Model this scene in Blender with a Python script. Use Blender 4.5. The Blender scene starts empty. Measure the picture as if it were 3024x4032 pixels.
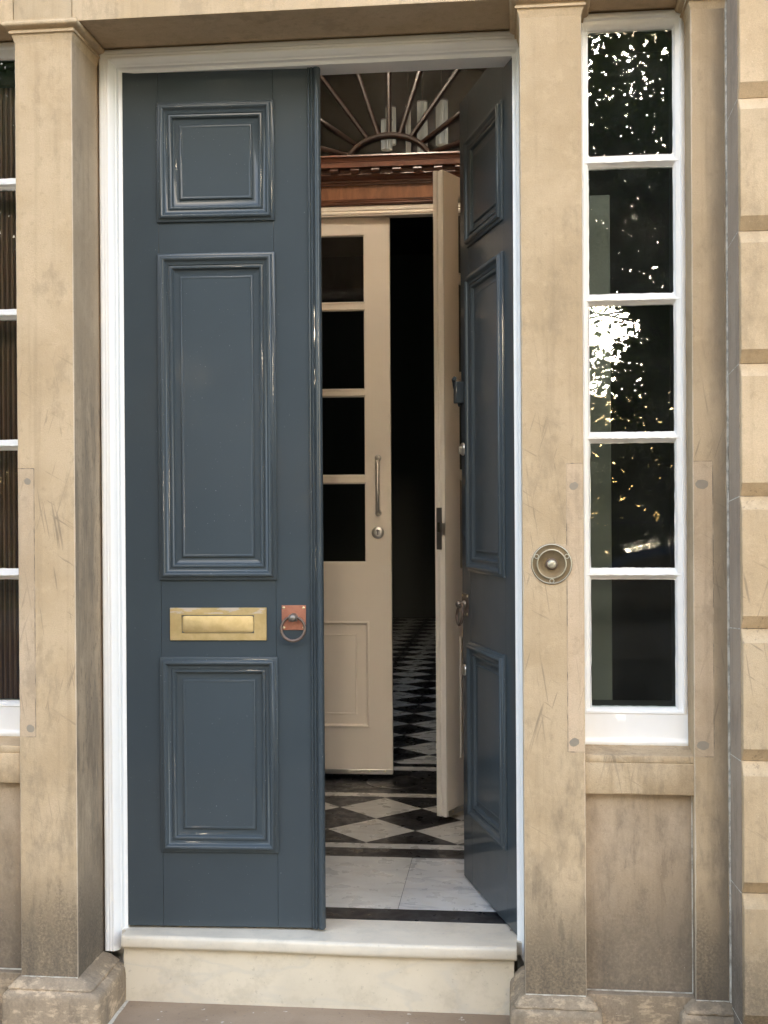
import bpy, bmesh, math, random
import numpy as np
from mathutils import Vector, Matrix
R = math.radians
random.seed(7)
scene = bpy.context.scene
COL = scene.collection

# ------------------------------------------------------------------ camera
cam_d = bpy.data.cameras.new("camera")
cam = bpy.data.objects.new("camera", cam_d); COL.objects.link(cam)
cam_d.sensor_fit = 'HORIZONTAL'; cam_d.sensor_width = 36.0
cam_d.lens = 36.0 * 4704.84 / 3024.0
cam_d.clip_start = 0.05; cam_d.clip_end = 400
yaw, pit, rol = R(6.0575), R(-0.2176), R(0.3654)
F = Vector((-math.sin(yaw) * math.cos(pit), math.cos(yaw) * math.cos(pit), math.sin(pit)))
rt = F.cross(Vector((0, 0, 1))).normalized(); up = rt.cross(F)
r2 = math.cos(rol) * rt - math.sin(rol) * up
u2 = math.cos(rol) * up + math.sin(rol) * rt
cam.matrix_world = Matrix(((r2.x, u2.x, -F.x, 1.2301), (r2.y, u2.y, -F.y, -3.4588), (r2.z, u2.z, -F.z, 1.34), (0, 0, 0, 1)))
scene.camera = cam

# ------------------------------------------------------------------ sky, sun, exposure
SUN_EL, SUN_AZ = 13.0, 5.0        # elevation; degrees towards +x from straight out of the facade (-y)
w = bpy.data.worlds.new("World"); scene.world = w; w.use_nodes = True
nt = w.node_tree; bg = nt.nodes["Background"]
sky = nt.nodes.new("ShaderNodeTexSky"); sky.sky_type = 'NISHITA'; sky.sun_disc = False
sky.sun_elevation = R(SUN_EL); sky.sun_rotation = R(180 - SUN_AZ)
sky.air_density = 1.0; sky.dust_density = 3.0; sky.ozone_density = 1.0
nt.links.new(sky.outputs[0], bg.inputs[0]); bg.inputs[1].default_value = 0.15
sd = bpy.data.lights.new("sun", 'SUN'); sd.energy = 2.0; sd.angle = R(16); sd.color = (1.0, 0.86, 0.66)
sun = bpy.data.objects.new("sun", sd); COL.objects.link(sun)
dvec = Vector((math.sin(R(SUN_AZ)) * math.cos(R(SUN_EL)), -math.cos(R(SUN_AZ)) * math.cos(R(SUN_EL)), math.sin(R(SUN_EL))))
sun.rotation_euler = dvec.to_track_quat('Z', 'Y').to_euler(); sun.location = dvec * 30
vs = scene.view_settings
vs.view_transform = 'Standard'; vs.look = 'None'; vs.gamma = 1; vs.use_curve_mapping = False
vs.exposure = 2.98
vs.use_white_balance = True; vs.white_balance_temperature = 6400; vs.white_balance_tint = 10
scene.cycles.max_bounces = 8; scene.cycles.diffuse_bounces = 5; scene.cycles.glossy_bounces = 4
scene.cycles.transparent_max_bounces = 12
scene.cycles.caustics_reflective = False; scene.cycles.caustics_refractive = False

# ------------------------------------------------------------------ node helpers
class NT:
    def __init__(s, name):
        s.m = bpy.data.materials.new(name); s.m.use_nodes = True; s.t = s.m.node_tree
        s.b = s.t.nodes["Principled BSDF"]; s.out = s.t.nodes["Material Output"]
    def n(s, kind, **kw):
        x = s.t.nodes.new("ShaderNode" + kind)
        for k, v in kw.items(): setattr(x, k, v)
        return x
    def l(s, a, b): s.t.links.new(a, b)
    def pos(s, obj=False):
        if obj: return s.n("TexCoord").outputs["Object"]
        return s.n("NewGeometry").outputs["Position"]
    def map(s, vec, scale=(1, 1, 1), rot=(0, 0, 0), loc=(0, 0, 0)):
        m = s.n("Mapping"); s.l(vec, m.inputs[0])
        m.inputs["Scale"].default_value = scale; m.inputs["Rotation"].default_value = rot; m.inputs["Location"].default_value = loc
        return m.outputs[0]
    def noise(s, vec, scale=5, detail=4, rough=.55, dist=0):
        x = s.n("TexNoise"); s.l(vec, x.inputs["Vector"])
        x.inputs["Scale"].default_value = scale; x.inputs["Detail"].default_value = detail
        x.inputs["Roughness"].default_value = rough; x.inputs["Distortion"].default_value = dist
        return x.outputs["Fac"]
    def ramp(s, fac, a, b, smooth=True, lo=0., hi=1.):
        x = s.n("MapRange"); x.interpolation_type = 'SMOOTHSTEP' if smooth else 'LINEAR'
        s.l(fac, x.inputs["Value"])
        x.inputs["From Min"].default_value = a; x.inputs["From Max"].default_value = b
        x.inputs["To Min"].default_value = lo; x.inputs["To Max"].default_value = hi
        return x.outputs["Result"]
    def math(s, op, a, b=0., c=None):
        x = s.n("Math", operation=op)
        for i, v in enumerate((a, b) if c is None else (a, b, c)):
            if isinstance(v, (int, float)): x.inputs[i].default_value = v
            else: s.l(v, x.inputs[i])
        return x.outputs[0]
    def mix(s, fac, a, b, mode='MIX'):
        x = s.n("Mix", data_type='RGBA', blend_type=mode)
        for sock, v in ((x.inputs[0], fac), (x.inputs[6], a), (x.inputs[7], b)):
            if isinstance(v, (int, float)): sock.default_value = v
            elif isinstance(v, tuple): sock.default_value = v if len(v) == 4 else (*v, 1)
            else: s.l(v, sock)
        return x.outputs[2]
    def xyz(s, vec):
        x = s.n("SeparateXYZ"); s.l(vec, x.inputs[0]); return x.outputs
    def bump(s, h, strength=.3, dist=.002, prev=None):
        x = s.n("Bump"); s.l(h, x.inputs["Height"])
        x.inputs["Strength"].default_value = strength; x.inputs["Distance"].default_value = dist
        if prev is not None: s.l(prev, x.inputs["Normal"])
        return x.outputs[0]
    def set(s, color=None, rough=None, normal=None, **kw):
        def p(k, v):
            i = s.b.inputs[k]
            if isinstance(v, (int, float)): i.default_value = v
            elif isinstance(v, tuple): i.default_value = (*v, 1) if len(v) == 3 else v
            else: s.l(v, i)
        if color is not None: p("Base Color", color)
        if rough is not None: p("Roughness", rough)
        if normal is not None: p("Normal", normal)
        for k, v in kw.items(): p(k.replace("_", " "), v)
        return s.m

def stone(name, base=(.50, .375, .235), light=(.60, .465, .310), grime_z=.55, grime_amt=1.0, scratch=1.0, side=None, scuff=0., crust=1.0):
    s = NT(name); P = s.pos(); xyz = s.xyz(P)
    big = s.noise(P, 2.4, 5, .62); mid = s.noise(P, 13, 6, .7); fine = s.noise(P, 330, 3, .75); gr = s.noise(P, 130, 4, .7)
    streak = s.noise(s.map(P, (30, 30, 1.0)), 1, 6, .65)
    c = s.mix(s.ramp(big, .36, .64), base, light)
    c = s.mix(s.math('MULTIPLY', s.ramp(streak, .5, .68), .30), c, tuple(x * .68 for x in base))
    c = s.mix(s.math('MULTIPLY', s.ramp(mid, .52, .66), .25), c, tuple(min(1, x * 1.18) for x in light))
    blot = s.noise(s.map(P, (1.4, 1.4, .7), (0, 0, 0), (4.2, 1.3, 7)), 5.5, 9, .72)
    c = s.mix(s.math('MULTIPLY', s.ramp(blot, .53, .64), .40), c, tuple(x * y for x, y in zip(base, (.62, .64, .68))))
    # small ochre and grey mottles
    mot = s.noise(s.map(P, loc=(9, 2, 5)), 34, 5, .7)
    c = s.mix(s.math('MULTIPLY', s.ramp(mot, .56, .68), .28), c, tuple(x * .66 for x in base))
    # soot and damp soiling, heavier near the pavement, ragged patches
    zf = s.ramp(xyz[2], grime_z + .9, grime_z - 1.0, False)
    n1 = s.noise(s.map(P, (1.5, 1.5, .6)), 6.0, 10, .74)
    g = s.ramp(s.math('ADD', zf, s.math('MULTIPLY', s.math('SUBTRACT', n1, .5), 2.1)), .44, 1.12)
    c = s.mix(s.math('MULTIPLY', g, .78 * grime_amt), c, (.140, .117, .090))
    n2 = s.noise(s.map(P, (1, 1, .25), loc=(1, 8, 3)), 16, 8, .7)
    g2 = s.math('MULTIPLY', s.ramp(n2, .54, .64), s.ramp(zf, .25, .7))
    c = s.mix(s.math('MULTIPLY', g2, .46 * grime_amt), c, (.125, .105, .083))
    # the lowest band: rough black crust with pale grains
    lf = s.ramp(s.math('ADD', xyz[2], s.math('MULTIPLY', s.math('SUBTRACT', n1, .5), .8)), .26, .03)
    if crust < 1:
        cp = s.noise(s.map(P, (1, 1, 2.2), loc=(3, 3, 1)), 15, 8, .72)
        lf = s.math('MULTIPLY', s.ramp(cp, .39, .50), crust)
    c = s.mix(s.math('MULTIPLY', lf, s.ramp(gr, .66, .38, True, .42, .78 * grime_amt)), c, (.085, .074, .062))
    c = s.mix(s.math('MULTIPLY', s.math('MAXIMUM', lf, s.math('MULTIPLY', g, .5)), s.ramp(gr, .66, .72, True, 0, .22)), c, (.42, .33, .24))
    if scratch:
        wv = s.noise(s.map(s.map(P, rot=(0, R(9), 0)), (110, 110, 4.2)), 1, 4, .5, .35)
        wv2 = s.noise(s.map(s.map(P, rot=(0, R(-17), 0)), (100, 100, 4.4), loc=(3, 5, 1)), 1, 4, .5, .4)
        wv3 = s.noise(s.map(s.map(P, rot=(0, R(58), 0)), (95, 95, 6.0), loc=(7, 5, 1)), 1, 4, .5, .4)
        zb = s.math('MULTIPLY', s.ramp(xyz[2], .1, .8), s.ramp(xyz[2], 2.0, 1.45))
        msk = s.math('MULTIPLY', zb, s.ramp(s.noise(P, 4.5, 3, .5), .42 - .15 * scuff, .56 - .1 * scuff))
        sc = s.math('MAXIMUM', s.math('MAXIMUM', s.ramp(wv, .62 - .03 * scuff, .67), s.ramp(wv2, .63 - .03 * scuff, .68)), s.ramp(wv3, .65, .70))
        c = s.mix(s.math('MULTIPLY', s.math('MULTIPLY', sc, msk), .46 * scratch), c, (.135, .112, .088))
        if scuff:
            zz = s.math('MULTIPLY', s.ramp(xyz[2], -.2, .7), s.ramp(xyz[2], 2.1, 1.5))
            sm = s.ramp(s.noise(s.map(P, (10, 10, 1.6)), 1, 7, .7), .40, .60)
            c = s.mix(s.math('MULTIPLY', s.math('MULTIPLY', sm, zz), .55 * scuff), c, (.17, .14, .11))
    if side:                                   # a grey run-off stain along one edge
        sm = s.ramp(s.math('ADD', xyz[0], s.math('MULTIPLY', s.math('SUBTRACT', s.noise(s.map(P, (8, 8, 2.0)), 1, 8, .68), .5), .12)), side[0], side[1])
        c = s.mix(s.math('MULTIPLY', sm, side[2]), c, (.155, .130, .103))
    c = s.mix(s.ramp(fine, .35, .65, False, .0, .26), c, tuple(x * .52 for x in base))
    c = s.mix(s.ramp(s.noise(s.map(P, loc=(2, 2, 9)), 210, 2, .6), .70, .76, True, 0, .5), c, (.10, .085, .07))
    c = s.mix(s.ramp(s.noise(s.map(P, loc=(6, 2, 9)), 190, 2, .6), .71, .77, True, 0, .5), c, (.75, .64, .50))
    oi = s.n('ObjectInfo').outputs['Random']
    c = s.mix(1.0, c, s.mix(oi, (.90, .895, .88), (1.06, 1.04, 1.02)), 'MULTIPLY')
    h = s.math('ADD', s.math('MULTIPLY', fine, .7), s.math('ADD', s.math('MULTIPLY', gr, .9), s.math('MULTIPLY', mid, 1.0)))
    b = s.bump(h, .5, .0022)
    return s.set(c, .9, b, Specular_IOR_Level=.2)

def flat(name, col, rough=.5, metal=0., nscale=0, nstr=.1, var=.0, coat=0., spec=.5):
    s = NT(name); P = s.pos(True); c = col; nn = None
    if var:
        c = s.mix(s.ramp(s.noise(P, 9, 4), .3, .7), tuple(x * (1 - var) for x in col), tuple(min(1, x * (1 + var)) for x in col))
    if nscale: nn = s.bump(s.noise(P, nscale, 3), nstr, .001)
    return s.set(c, rough, nn, Metallic=metal, Coat_Weight=coat, Specular_IOR_Level=spec)

M = {}
M['stone'] = stone('sandstone')
M['stone_head'] = stone('sandstone_lintel', base=(.55, .42, .27), light=(.63, .495, .34), scratch=0)
M['stone_reveal'] = stone('sandstone_scuffed_shaded', scuff=1.0, base=(.44, .34, .235), light=(.52, .41, .29), grime_z=.75)  # scuff marks, plus a darker base that paints in the reveal's shade
M['stone_far'] = stone('sandstone_far_pier', side=(1.770, 1.832, .72))
M['stone_rust'] = stone('sandstone_blocks', grime_z=.25, grime_amt=.9)
M['stone_panel'] = stone('sandstone_panel', grime_z=.62, grime_amt=.8, side=(1.70, 1.748, .6), scratch=.5, base=(.43, .33, .225), light=(.52, .41, .295))
M['stone_patch'] = stone('sandstone_patch', base=(.50, .38, .255), light=(.60, .47, .335), scratch=.6, grime_z=.3, grime_amt=.7)
M['stone_base'] = stone('sandstone_plinth', base=(.50, .38, .25), light=(.62, .48, .335), grime_z=.1, grime_amt=.7, scratch=0, crust=.99)
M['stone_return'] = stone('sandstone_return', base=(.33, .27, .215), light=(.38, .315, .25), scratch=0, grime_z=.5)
M['stone_edge'] = stone('sandstone_worn_edge', base=(.60, .48, .35), light=(.70, .58, .44), grime_z=.3, grime_amt=.6, scratch=0)
def joint_mat():
    s = NT('dirty_joint'); P = s.pos()
    f = s.ramp(s.noise(P, 22, 4, .6), .38, .62)
    return s.set(s.mix(f, (.17, .14, .105), (.44, .34, .235)), .9, s.bump(s.noise(P, 120, 3), .4, .002))
M['joint'] = joint_mat()
def mortar():
    s = NT('pale_mortar'); P = s.pos()
    f = s.ramp(s.noise(P, 30, 5, .65), .35, .6)
    return s.set(s.mix(f, (.33, .30, .25), (.62, .58, .50)), .9, s.bump(s.noise(P, 90, 3), .5, .002))
M['mortar'] = mortar()
M['plug'] = flat('grey_filler', (.30, .255, .195), .9, nscale=80, nstr=.5, var=.15)

def white_paint(name, col, rough=.32, grime=.12):
    s = NT(name); P = s.pos()
    c = s.mix(s.ramp(s.noise(P, 14, 4), .45, .8, True, 0, grime), col, tuple(x * .75 for x in col))
    h = s.math('ADD', s.noise(s.map(P, (420, 420, 14)), 1, 2), s.noise(P, 60, 3))
    return s.set(c, rough, s.bump(h, .05, .0004), Coat_Weight=.25, Coat_Roughness=.15)
M['white'] = white_paint('white_gloss_paint', (.90, .90, .89))
M['cream'] = white_paint('cream_paint', (.86, .785, .70), .42, .05)
M['cream2'] = white_paint('pale_cream_paint', (.80, .76, .70), .4, .05)

def blue_paint(name, boost=1.0):
    s = NT(name); P = s.pos(True)
    col = (.044 * boost, .057 * boost, .067 * boost)
    c = s.mix(s.ramp(s.noise(P, 3.5, 4), .3, .7), col, tuple(x * 1.08 for x in col))
    # paint nicks and dust specks
    sp = s.ramp(s.noise(P, 190, 2, .4), .75, .77)
    c = s.mix(s.math('MULTIPLY', sp, .35), c, (.45, .48, .50))
    h = s.math('ADD', s.math('MULTIPLY', s.noise(s.map(P, (260, 260, 9)), 1, 3), .7), s.math('MULTIPLY', s.noise(P, 420, 2), .5))
    r = s.ramp(s.noise(P, 8, 5), .3, .75, True, .46, .52)
    return s.set(c, r, s.bump(h, .07, .0008), Coat_Weight=.6, Coat_Roughness=.08, Specular_IOR_Level=.12)
M['blue'] = blue_paint('slate_blue_gloss_paint')
M['blue_mould'] = blue_paint('slate_blue_moulding_paint', 1.12)

def marble(name, base=(.78, .73, .64), dirt=(.52, .45, .34), vein=(.50, .47, .42), rough=.28, dirt_amt=.5, vamt=.35):
    s = NT(name); P = s.pos()
    c = s.mix(s.ramp(s.noise(P, 3.5, 5), .35, .7), base, tuple(x * .9 for x in base))
    v = s.noise(s.map(P, (1, 3.2, 3), (0, .3, .5)), 2.6, 5, .5, .5)
    vv = s.math('ABSOLUTE', s.math('SUBTRACT', v, .5))
    c = s.mix(s.ramp(vv, .05, .0, True, 0, vamt), c, vein)
    c = s.mix(s.math('MULTIPLY', s.ramp(s.noise(P, 11, 8, .74), .47, .68), dirt_amt), c, dirt)
    c = s.mix(s.math('MULTIPLY', s.ramp(s.noise(P, 60, 3, .6), .64, .72), dirt_amt * .8), c, tuple(x * .8 for x in dirt))
    return s.set(c, s.ramp(s.noise(P, 12, 4), .3, .7, True, rough, rough + .2), s.bump(s.noise(P, 70, 4), .15, .001))
M['marble_step'] = marble('worn_marble', base=(.68, .60, .47), rough=.4, dirt_amt=.6, vamt=.3)
M['marble_tread'] = marble('worn_marble_tread', base=(.68, .61, .50), dirt=(.48, .44, .37), rough=.4, dirt_amt=.45, vamt=.2)
M['marble_w'] = marble('white_marble_tile', base=(.70, .69, .64), dirt=(.50, .48, .43), rough=.22, dirt_amt=.4)
M['marble_slab'] = marble('grey_veined_marble', base=(.68, .68, .66), vein=(.36, .37, .385), rough=.22, dirt_amt=.2, vamt=.6)
def black_marble():
    s = NT('black_stone_tile'); P = s.pos()
    c = s.mix(s.ramp(s.noise(P, 9, 5), .3, .75), (.012, .012, .014), (.05, .05, .052))
    sp = s.ramp(s.noise(P, 130, 4, .7), .66, .74)
    c = s.mix(s.math('MULTIPLY', sp, .5), c, (.35, .35, .34))
    return s.set(c, s.ramp(s.noise(P, 20, 4), .3, .7, True, .25, .5), s.bump(s.noise(P, 90, 4), .15, .001))
M['marble_b'] = black_marble()
M['grout'] = flat('grout', (.12, .115, .11), .9)

def pavement():
    s = NT('pavement_flag'); P = s.pos()
    c = s.mix(s.ramp(s.noise(P, 4, 5), .3, .7), (.26, .185, .12), (.35, .26, .18))
    c = s.mix(s.ramp(s.noise(P, 60, 5, .7), .58, .7, True, 0, .6), c, (.15, .12, .10))
    c = s.mix(s.ramp(s.noise(s.map(P, loc=(5, 3, 1)), 45, 3, .5), .68, .74, True, 0, .85), c, (.62, .55, .47))
    return s.set(c, .85, s.bump(s.noise(P, 110, 5), .4, .003))
M['pave'] = pavement()
M['asphalt'] = flat('asphalt', (.05, .05, .052), .85, nscale=80, nstr=.4, var=.2)

def brass(name, col, col2, rough=.38, worn=None):
    s = NT(name); P = s.pos(True)
    c = s.mix(s.ramp(s.noise(P, 28, 5, .6), .35, .65), col, col2)
    if worn:
        m = s.math('MULTIPLY', s.ramp(s.noise(s.map(P, (18, 18, 60)), 1, 4), .5, .56), s.ramp(s.xyz(P)[2], worn[0], worn[1]))
        c = s.mix(s.math('MULTIPLY', m, .8), c, (.62, .55, .47))
    return s.set(c, s.ramp(s.noise(P, 40, 3), .3, .7, True, rough, rough + .15), s.bump(s.noise(P, 200, 3), .1, .0006), Metallic=.75)
M['brass'] = brass('polished_brass', (.52, .39, .18), (.60, .46, .235), .46, worn=(1.004, 1.008))
M['brass_old'] = brass('aged_brass', (.155, .115, .065), (.20, .15, .09), .45)
M['brass_rim'] = brass('bright_brass_rim', (.42, .39, .30), (.52, .48, .38), .35)
M['copper'] = brass('copper_plate', (.40, .17, .115), (.48, .22, .15), .42)
M['bronze'] = brass('bronze_ring', (.13, .095, .08), (.20, .15, .125), .36)
M['bronze_lt'] = brass('worn_bronze', (.28, .25, .22), (.20, .16, .13), .32)
M['steel'] = flat('brushed_steel', (.62, .61, .58), .28, 1.0, 200, .1)
M['steel_dk'] = flat('dull_steel', (.20, .20, .205), .35, .9)
M['screw'] = flat('brass_screw', (.75, .66, .42), .3, .9)

def wood(name, a, b, rough=.35, sc=(6, 60, 60)):
    s = NT(name); P = s.pos()
    g = s.noise(s.map(P, sc), 1, 6, .6, .8)
    return s.set(s.mix(s.ramp(g, .3, .7), a, b), rough, s.bump(g, .15, .001), Coat_Weight=.3, Coat_Roughness=.25)
M['mahogany'] = wood('mahogany', (.085, .030, .016), (.19, .07, .036))
M['mahogany_dk'] = wood('dark_mahogany', (.07, .030, .018), (.16, .065, .035))
M['veneer'] = wood('diagonal_veneer', (.18, .072, .032), (.27, .115, .052), sc=(30, 10, 8))
M['fan_wood'] = wood('fanlight_wood', (.014, .008, .006), (.035, .016, .010), sc=(40, 40, 40))
M['hall_paint'] = flat('dark_hall_paint', (.05, .055, .048), .6)
M['vest_paint'] = wood('vestibule_panelling', (.27, .225, .18), (.36, .31, .25), .5, (40, 40, 3))
M['vest_ceil'] = flat('vestibule_ceiling', (.30, .29, .27), .7)
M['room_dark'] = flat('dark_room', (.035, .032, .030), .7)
M['shutter'] = flat('grey_green_shutter', (.17, .185, .165), .5)
M['brown_wood'] = wood('brown_blind_wood', (.07, .028, .016), (.14, .06, .035), .3, (60, 60, 4))
M['blind_rod'] = wood('pale_brown_reed', (.20, .105, .065), (.30, .17, .11), .3, (60, 60, 4))
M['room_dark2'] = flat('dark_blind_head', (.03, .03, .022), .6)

def glass(name, ior=1.65, wav=.12, veil=0.):
    s = NT(name); P = s.pos()
    s.t.nodes.remove(s.b)
    fr = s.n("Fresnel"); fr.inputs[0].default_value = ior
    nb = s.bump(s.noise(P, 5.5, 1), wav, .0035)
    gl = s.n("BsdfGlossy"); gl.inputs["Roughness"].default_value = .0; s.l(nb, gl.inputs["Normal"])
    tr = s.n("BsdfTransparent"); tr.inputs[0].default_value = (.90, .93, .91, 1)
    mx = s.n("MixShader"); s.l(fr.outputs[0], mx.inputs[0]); s.l(tr.outputs[0], mx.inputs[1]); s.l(gl.outputs[0], mx.inputs[2])
    if veil:
        df = s.n("BsdfDiffuse"); df.inputs[0].default_value = (.75, .78, .74, 1); m2 = s.n("MixShader")
        s.l(s.ramp(s.noise(P, 9, 6, .7), .35, .75, True, veil * .5, veil * 1.6), m2.inputs[0]); s.l(mx.outputs[0], m2.inputs[1]); s.l(df.outputs[0], m2.inputs[2]); mx = m2
    s.l(mx.outputs[0], s.out.inputs[0]); return s.m
M['glass'] = glass('window_glass', 1.5, .08, .008)
M['glass_in'] = glass('interior_glass', 1.5, .02)
def lamp_glass(E_):
    s = NT('lit_ribbed_glass'); P = s.pos(True)
    f = s.ramp(s.noise(s.map(P, (150, 150, 1.5)), 1, 3), .4, .62)
    z = s.ramp(s.noise(P, 7, 3), .35, .7, True, .3, 1)
    return s.set((.5, .45, .35), .2, None, Emission_Color=(1.0, .86, .68), Emission_Strength=s.math('MULTIPLY', s.math('MULTIPLY', f, z), E_))
M['lamp_glass'] = lamp_glass(.05)
M['lamp_bright'] = lamp_glass(85.0)
def leafmat():
    s = NT('leaf'); P = s.pos()
    c = s.mix(s.ramp(s.noise(P, 1.2, 3), .35, .65), (.035, .06, .018), (.09, .12, .03))
    s.set(c, .55)
    tr = s.n("BsdfTranslucent"); s.l(s.mix(1.0, c, (1.6, 1.8, .9), 'MULTIPLY'), tr.inputs[0])
    mx = s.n("MixShader"); mx.inputs[0].default_value = .4; s.l(s.b.outputs[0], mx.inputs[1]); s.l(tr.outputs[0], mx.inputs[2]); s.l(mx.outputs[0], s.out.inputs[0])
    return s.m
M['leaf'] = leafmat()
M['bark'] = flat('bark', (.09, .07, .05), .9, nscale=20, nstr=.6, var=.3)
M['iron'] = flat('black_iron', (.015, .015, .015), .4)
M['car_paint'] = flat('dark_car_paint', (.02, .022, .026), .25, coat=1.0)
M['car_glass'] = flat('car_glass', (.01, .012, .013), .05, spec=.8)
M['tyre'] = flat('tyre', (.015, .015, .015), .8)
M['grass'] = flat('grass_green', (.16, .18, .09), .95, nscale=30, nstr=.6, var=.35)

# ------------------------------------------------------------------ mesh helpers
class MB:
    def __init__(s): s.v = []; s.f = []; s.mi = []
    def add(s, vs, fs, mi=0):
        o = len(s.v); s.v += [tuple(p) for p in vs]; s.f += [tuple(i + o for i in f) for f in fs]; s.mi += [mi] * len(fs); return s
    def box(s, x0, x1, y0, y1, z0, z1, mi=0):
        x0, x1 = min(x0, x1), max(x0, x1); y0, y1 = min(y0, y1), max(y0, y1); z0, z1 = min(z0, z1), max(z0, z1)
        v = [(x, y, z) for x in (x0, x1) for y in (y0, y1) for z in (z0, z1)]
        return s.add(v, [(0, 1, 3, 2), (4, 6, 7, 5), (0, 4, 5, 1), (2, 3, 7, 6), (0, 2, 6, 4), (1, 5, 7, 3)], mi)
    def loops(s, L, closed=True, cap0=False, cap1=False, mi=0, mif=None):
        n = len(L[0]); vs = [p for l in L for p in l]; fs = []; ms = []
        for i in range(len(L) - 1):
            for j in range(n if closed else n - 1):
                a = i * n + j; b = i * n + (j + 1) % n
                fs.append((a, b, b + n, a + n)); ms.append(mif(i, j) if mif else mi)
        if cap0: fs.append(tuple(range(n))[::-1]); ms.append(mi)
        if cap1: fs.append(tuple(range((len(L) - 1) * n, len(L) * n))); ms.append(mi)
        o = len(s.v); s.v += [tuple(p) for p in vs]; s.f += [tuple(i + o for i in f) for f in fs]; s.mi += ms
        return s
    def rectprof(s, x0, x1, z0, z1, prof, ysign=-1, y0=0., fill=True, mi=0, hs=1.):
        """mitred rectangular moulding; prof = (inset, height) pairs; height rises towards -y"""
        L = []
        for (d, h) in prof:
            y = y0 + ysign * h * hs
            pts = [(x0 + d, z0 + d), (x1 - d, z0 + d), (x1 - d, z1 - d), (x0 + d, z1 - d)]
            L.append([(px, y, pz) for px, pz in pts])
        return s.loops(L, True, False, fill, mi)
    def lathe(s, prof, c, axis='y', seg=48, mi=0, mif=None, cap0=False, cap1=False):
        L = []
        for (r, h) in prof:
            l = []
            for k in range(seg):
                a = 2 * math.pi * k / seg; u, v = r * math.cos(a), r * math.sin(a)
                if axis == 'y': l.append((c[0] + u, c[1] + h, c[2] + v))
                elif axis == 'x': l.append((c[0] + h, c[1] + u, c[2] + v))
                else: l.append((c[0] + u, c[1] + v, c[2] + h))
            L.append(l)
        return s.loops(L, True, cap0, cap1, mi, mif)
    def tube(s, pts, r, seg=10, closed=False, mi=0, caps=True):
        pts = [Vector(p) for p in pts]; n = len(pts); L = []
        ref = Vector((0.13, .31, .94))
        for i, p in enumerate(pts):
            a = pts[(i - 1) % n] if (closed or i > 0) else p; b = pts[(i + 1) % n] if (closed or i < n - 1) else p
            t = (b - a).normalized(); e1 = t.cross(ref)
            if e1.length < .05: e1 = t.cross(Vector((1, 0, 0)))
            e1.normalize(); e2 = t.cross(e1)
            rr = r[i] if isinstance(r, (list, tuple)) else r
            L.append([p + rr * (math.cos(2 * math.pi * k / seg) * e1 + math.sin(2 * math.pi * k / seg) * e2) for k in range(seg)])
        if closed: L.append(L[0])
        return s.loops(L, True, caps and not closed, caps and not closed, mi)
    def build(s, name, mats, parent=None, bevel=0, smooth=40, jitter=None, label=None, seg=2):
        me = bpy.data.meshes.new(name); me.from_pydata(s.v, [], s.f)
        if not isinstance(mats, (list, tuple)): mats = [mats]
        for m in mats: me.materials.append(M[m])
        me.polygons.foreach_set("material_index", s.mi)
        bm = bmesh.new(); bm.from_mesh(me)
        bmesh.ops.remove_doubles(bm, verts=bm.verts, dist=1e-5)
        if bevel:
            es = [e for e in bm.edges if len(e.link_faces) == 2 and e.calc_face_angle(0) > R(30)]
            for f_ in bm.faces: f_.tag = False
            if es:
                res_ = bmesh.ops.bevel(bm, geom=es, offset=bevel, segments=seg, affect='EDGES', profile=.6, clamp_overlap=True)
                for f_ in res_['faces']: f_.smooth = True
        bmesh.ops.recalc_face_normals(bm, faces=bm.faces)
        if jitter: jitter(bm)
        bm.to_mesh(me); bm.free()
        if smooth:
            me.set_sharp_from_angle(angle=R(smooth))
            lim = .25 * max(1e-9, max(p_.area for p_ in me.polygons)) if bevel else .012
            for p_ in me.polygons:
                p_.use_smooth = p_.area <= lim
        o = bpy.data.objects.new(name, me); COL.objects.link(o)
        if parent is not None: o.parent = parent
        if label: o['label'] = label
        return o

def thing(name, label, cat, loc=(0, 0, 0), rz=0, group=None):
    o = bpy.data.objects.new(name, None); COL.objects.link(o)
    o.empty_display_size = .1; o.location = loc; o.rotation_euler = (0, 0, rz)
    o['label'] = label; o['category'] = cat
    if group: o['group'] = group
    return o
def tag(o, label=None, cat=None, group=None, kind=None):
    if label: o['label'] = label
    if cat: o['category'] = cat
    if group: o['group'] = group
    if kind: o['kind'] = kind
    return o
def hsh(a, b, c):
    v = math.sin(a * 127.1 + b * 311.7 + c * 74.7) * 43758.5453
    return v - math.floor(v)

# stone pier: rectangular section with chipped arrises
def pier_mesh(x0, x1, y0, y1, z0, z1, seed=0, mats=('stone', 'stone_edge')):
    mb = MB(); rnd = random.Random(seed); b = .0022
    L = []; n = max(2, int((z1 - z0) / .018)); chips = [0, 0]; 
    for i in range(n + 1):
        z = z0 + (z1 - z0) * i / n
        e = []
        for k in range(2):
            if rnd.random() < .07: chips[k] = rnd.uniform(.001, .0045)
            chips[k] *= .55
            e.append(b + chips[k] + rnd.uniform(-.0006, .0006))
        L.append([(x0, y1, z), (x0, y0 + e[0], z), (x0 + e[0], y0, z), (x1 - e[1], y0, z), (x1, y0 + e[1], z), (x1, y1, z)])
    mb.loops(L, True, True, True, 0, lambda i, j: 1 if j in (1, 3) else (2 if j == 4 else 0))
    return mb

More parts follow.
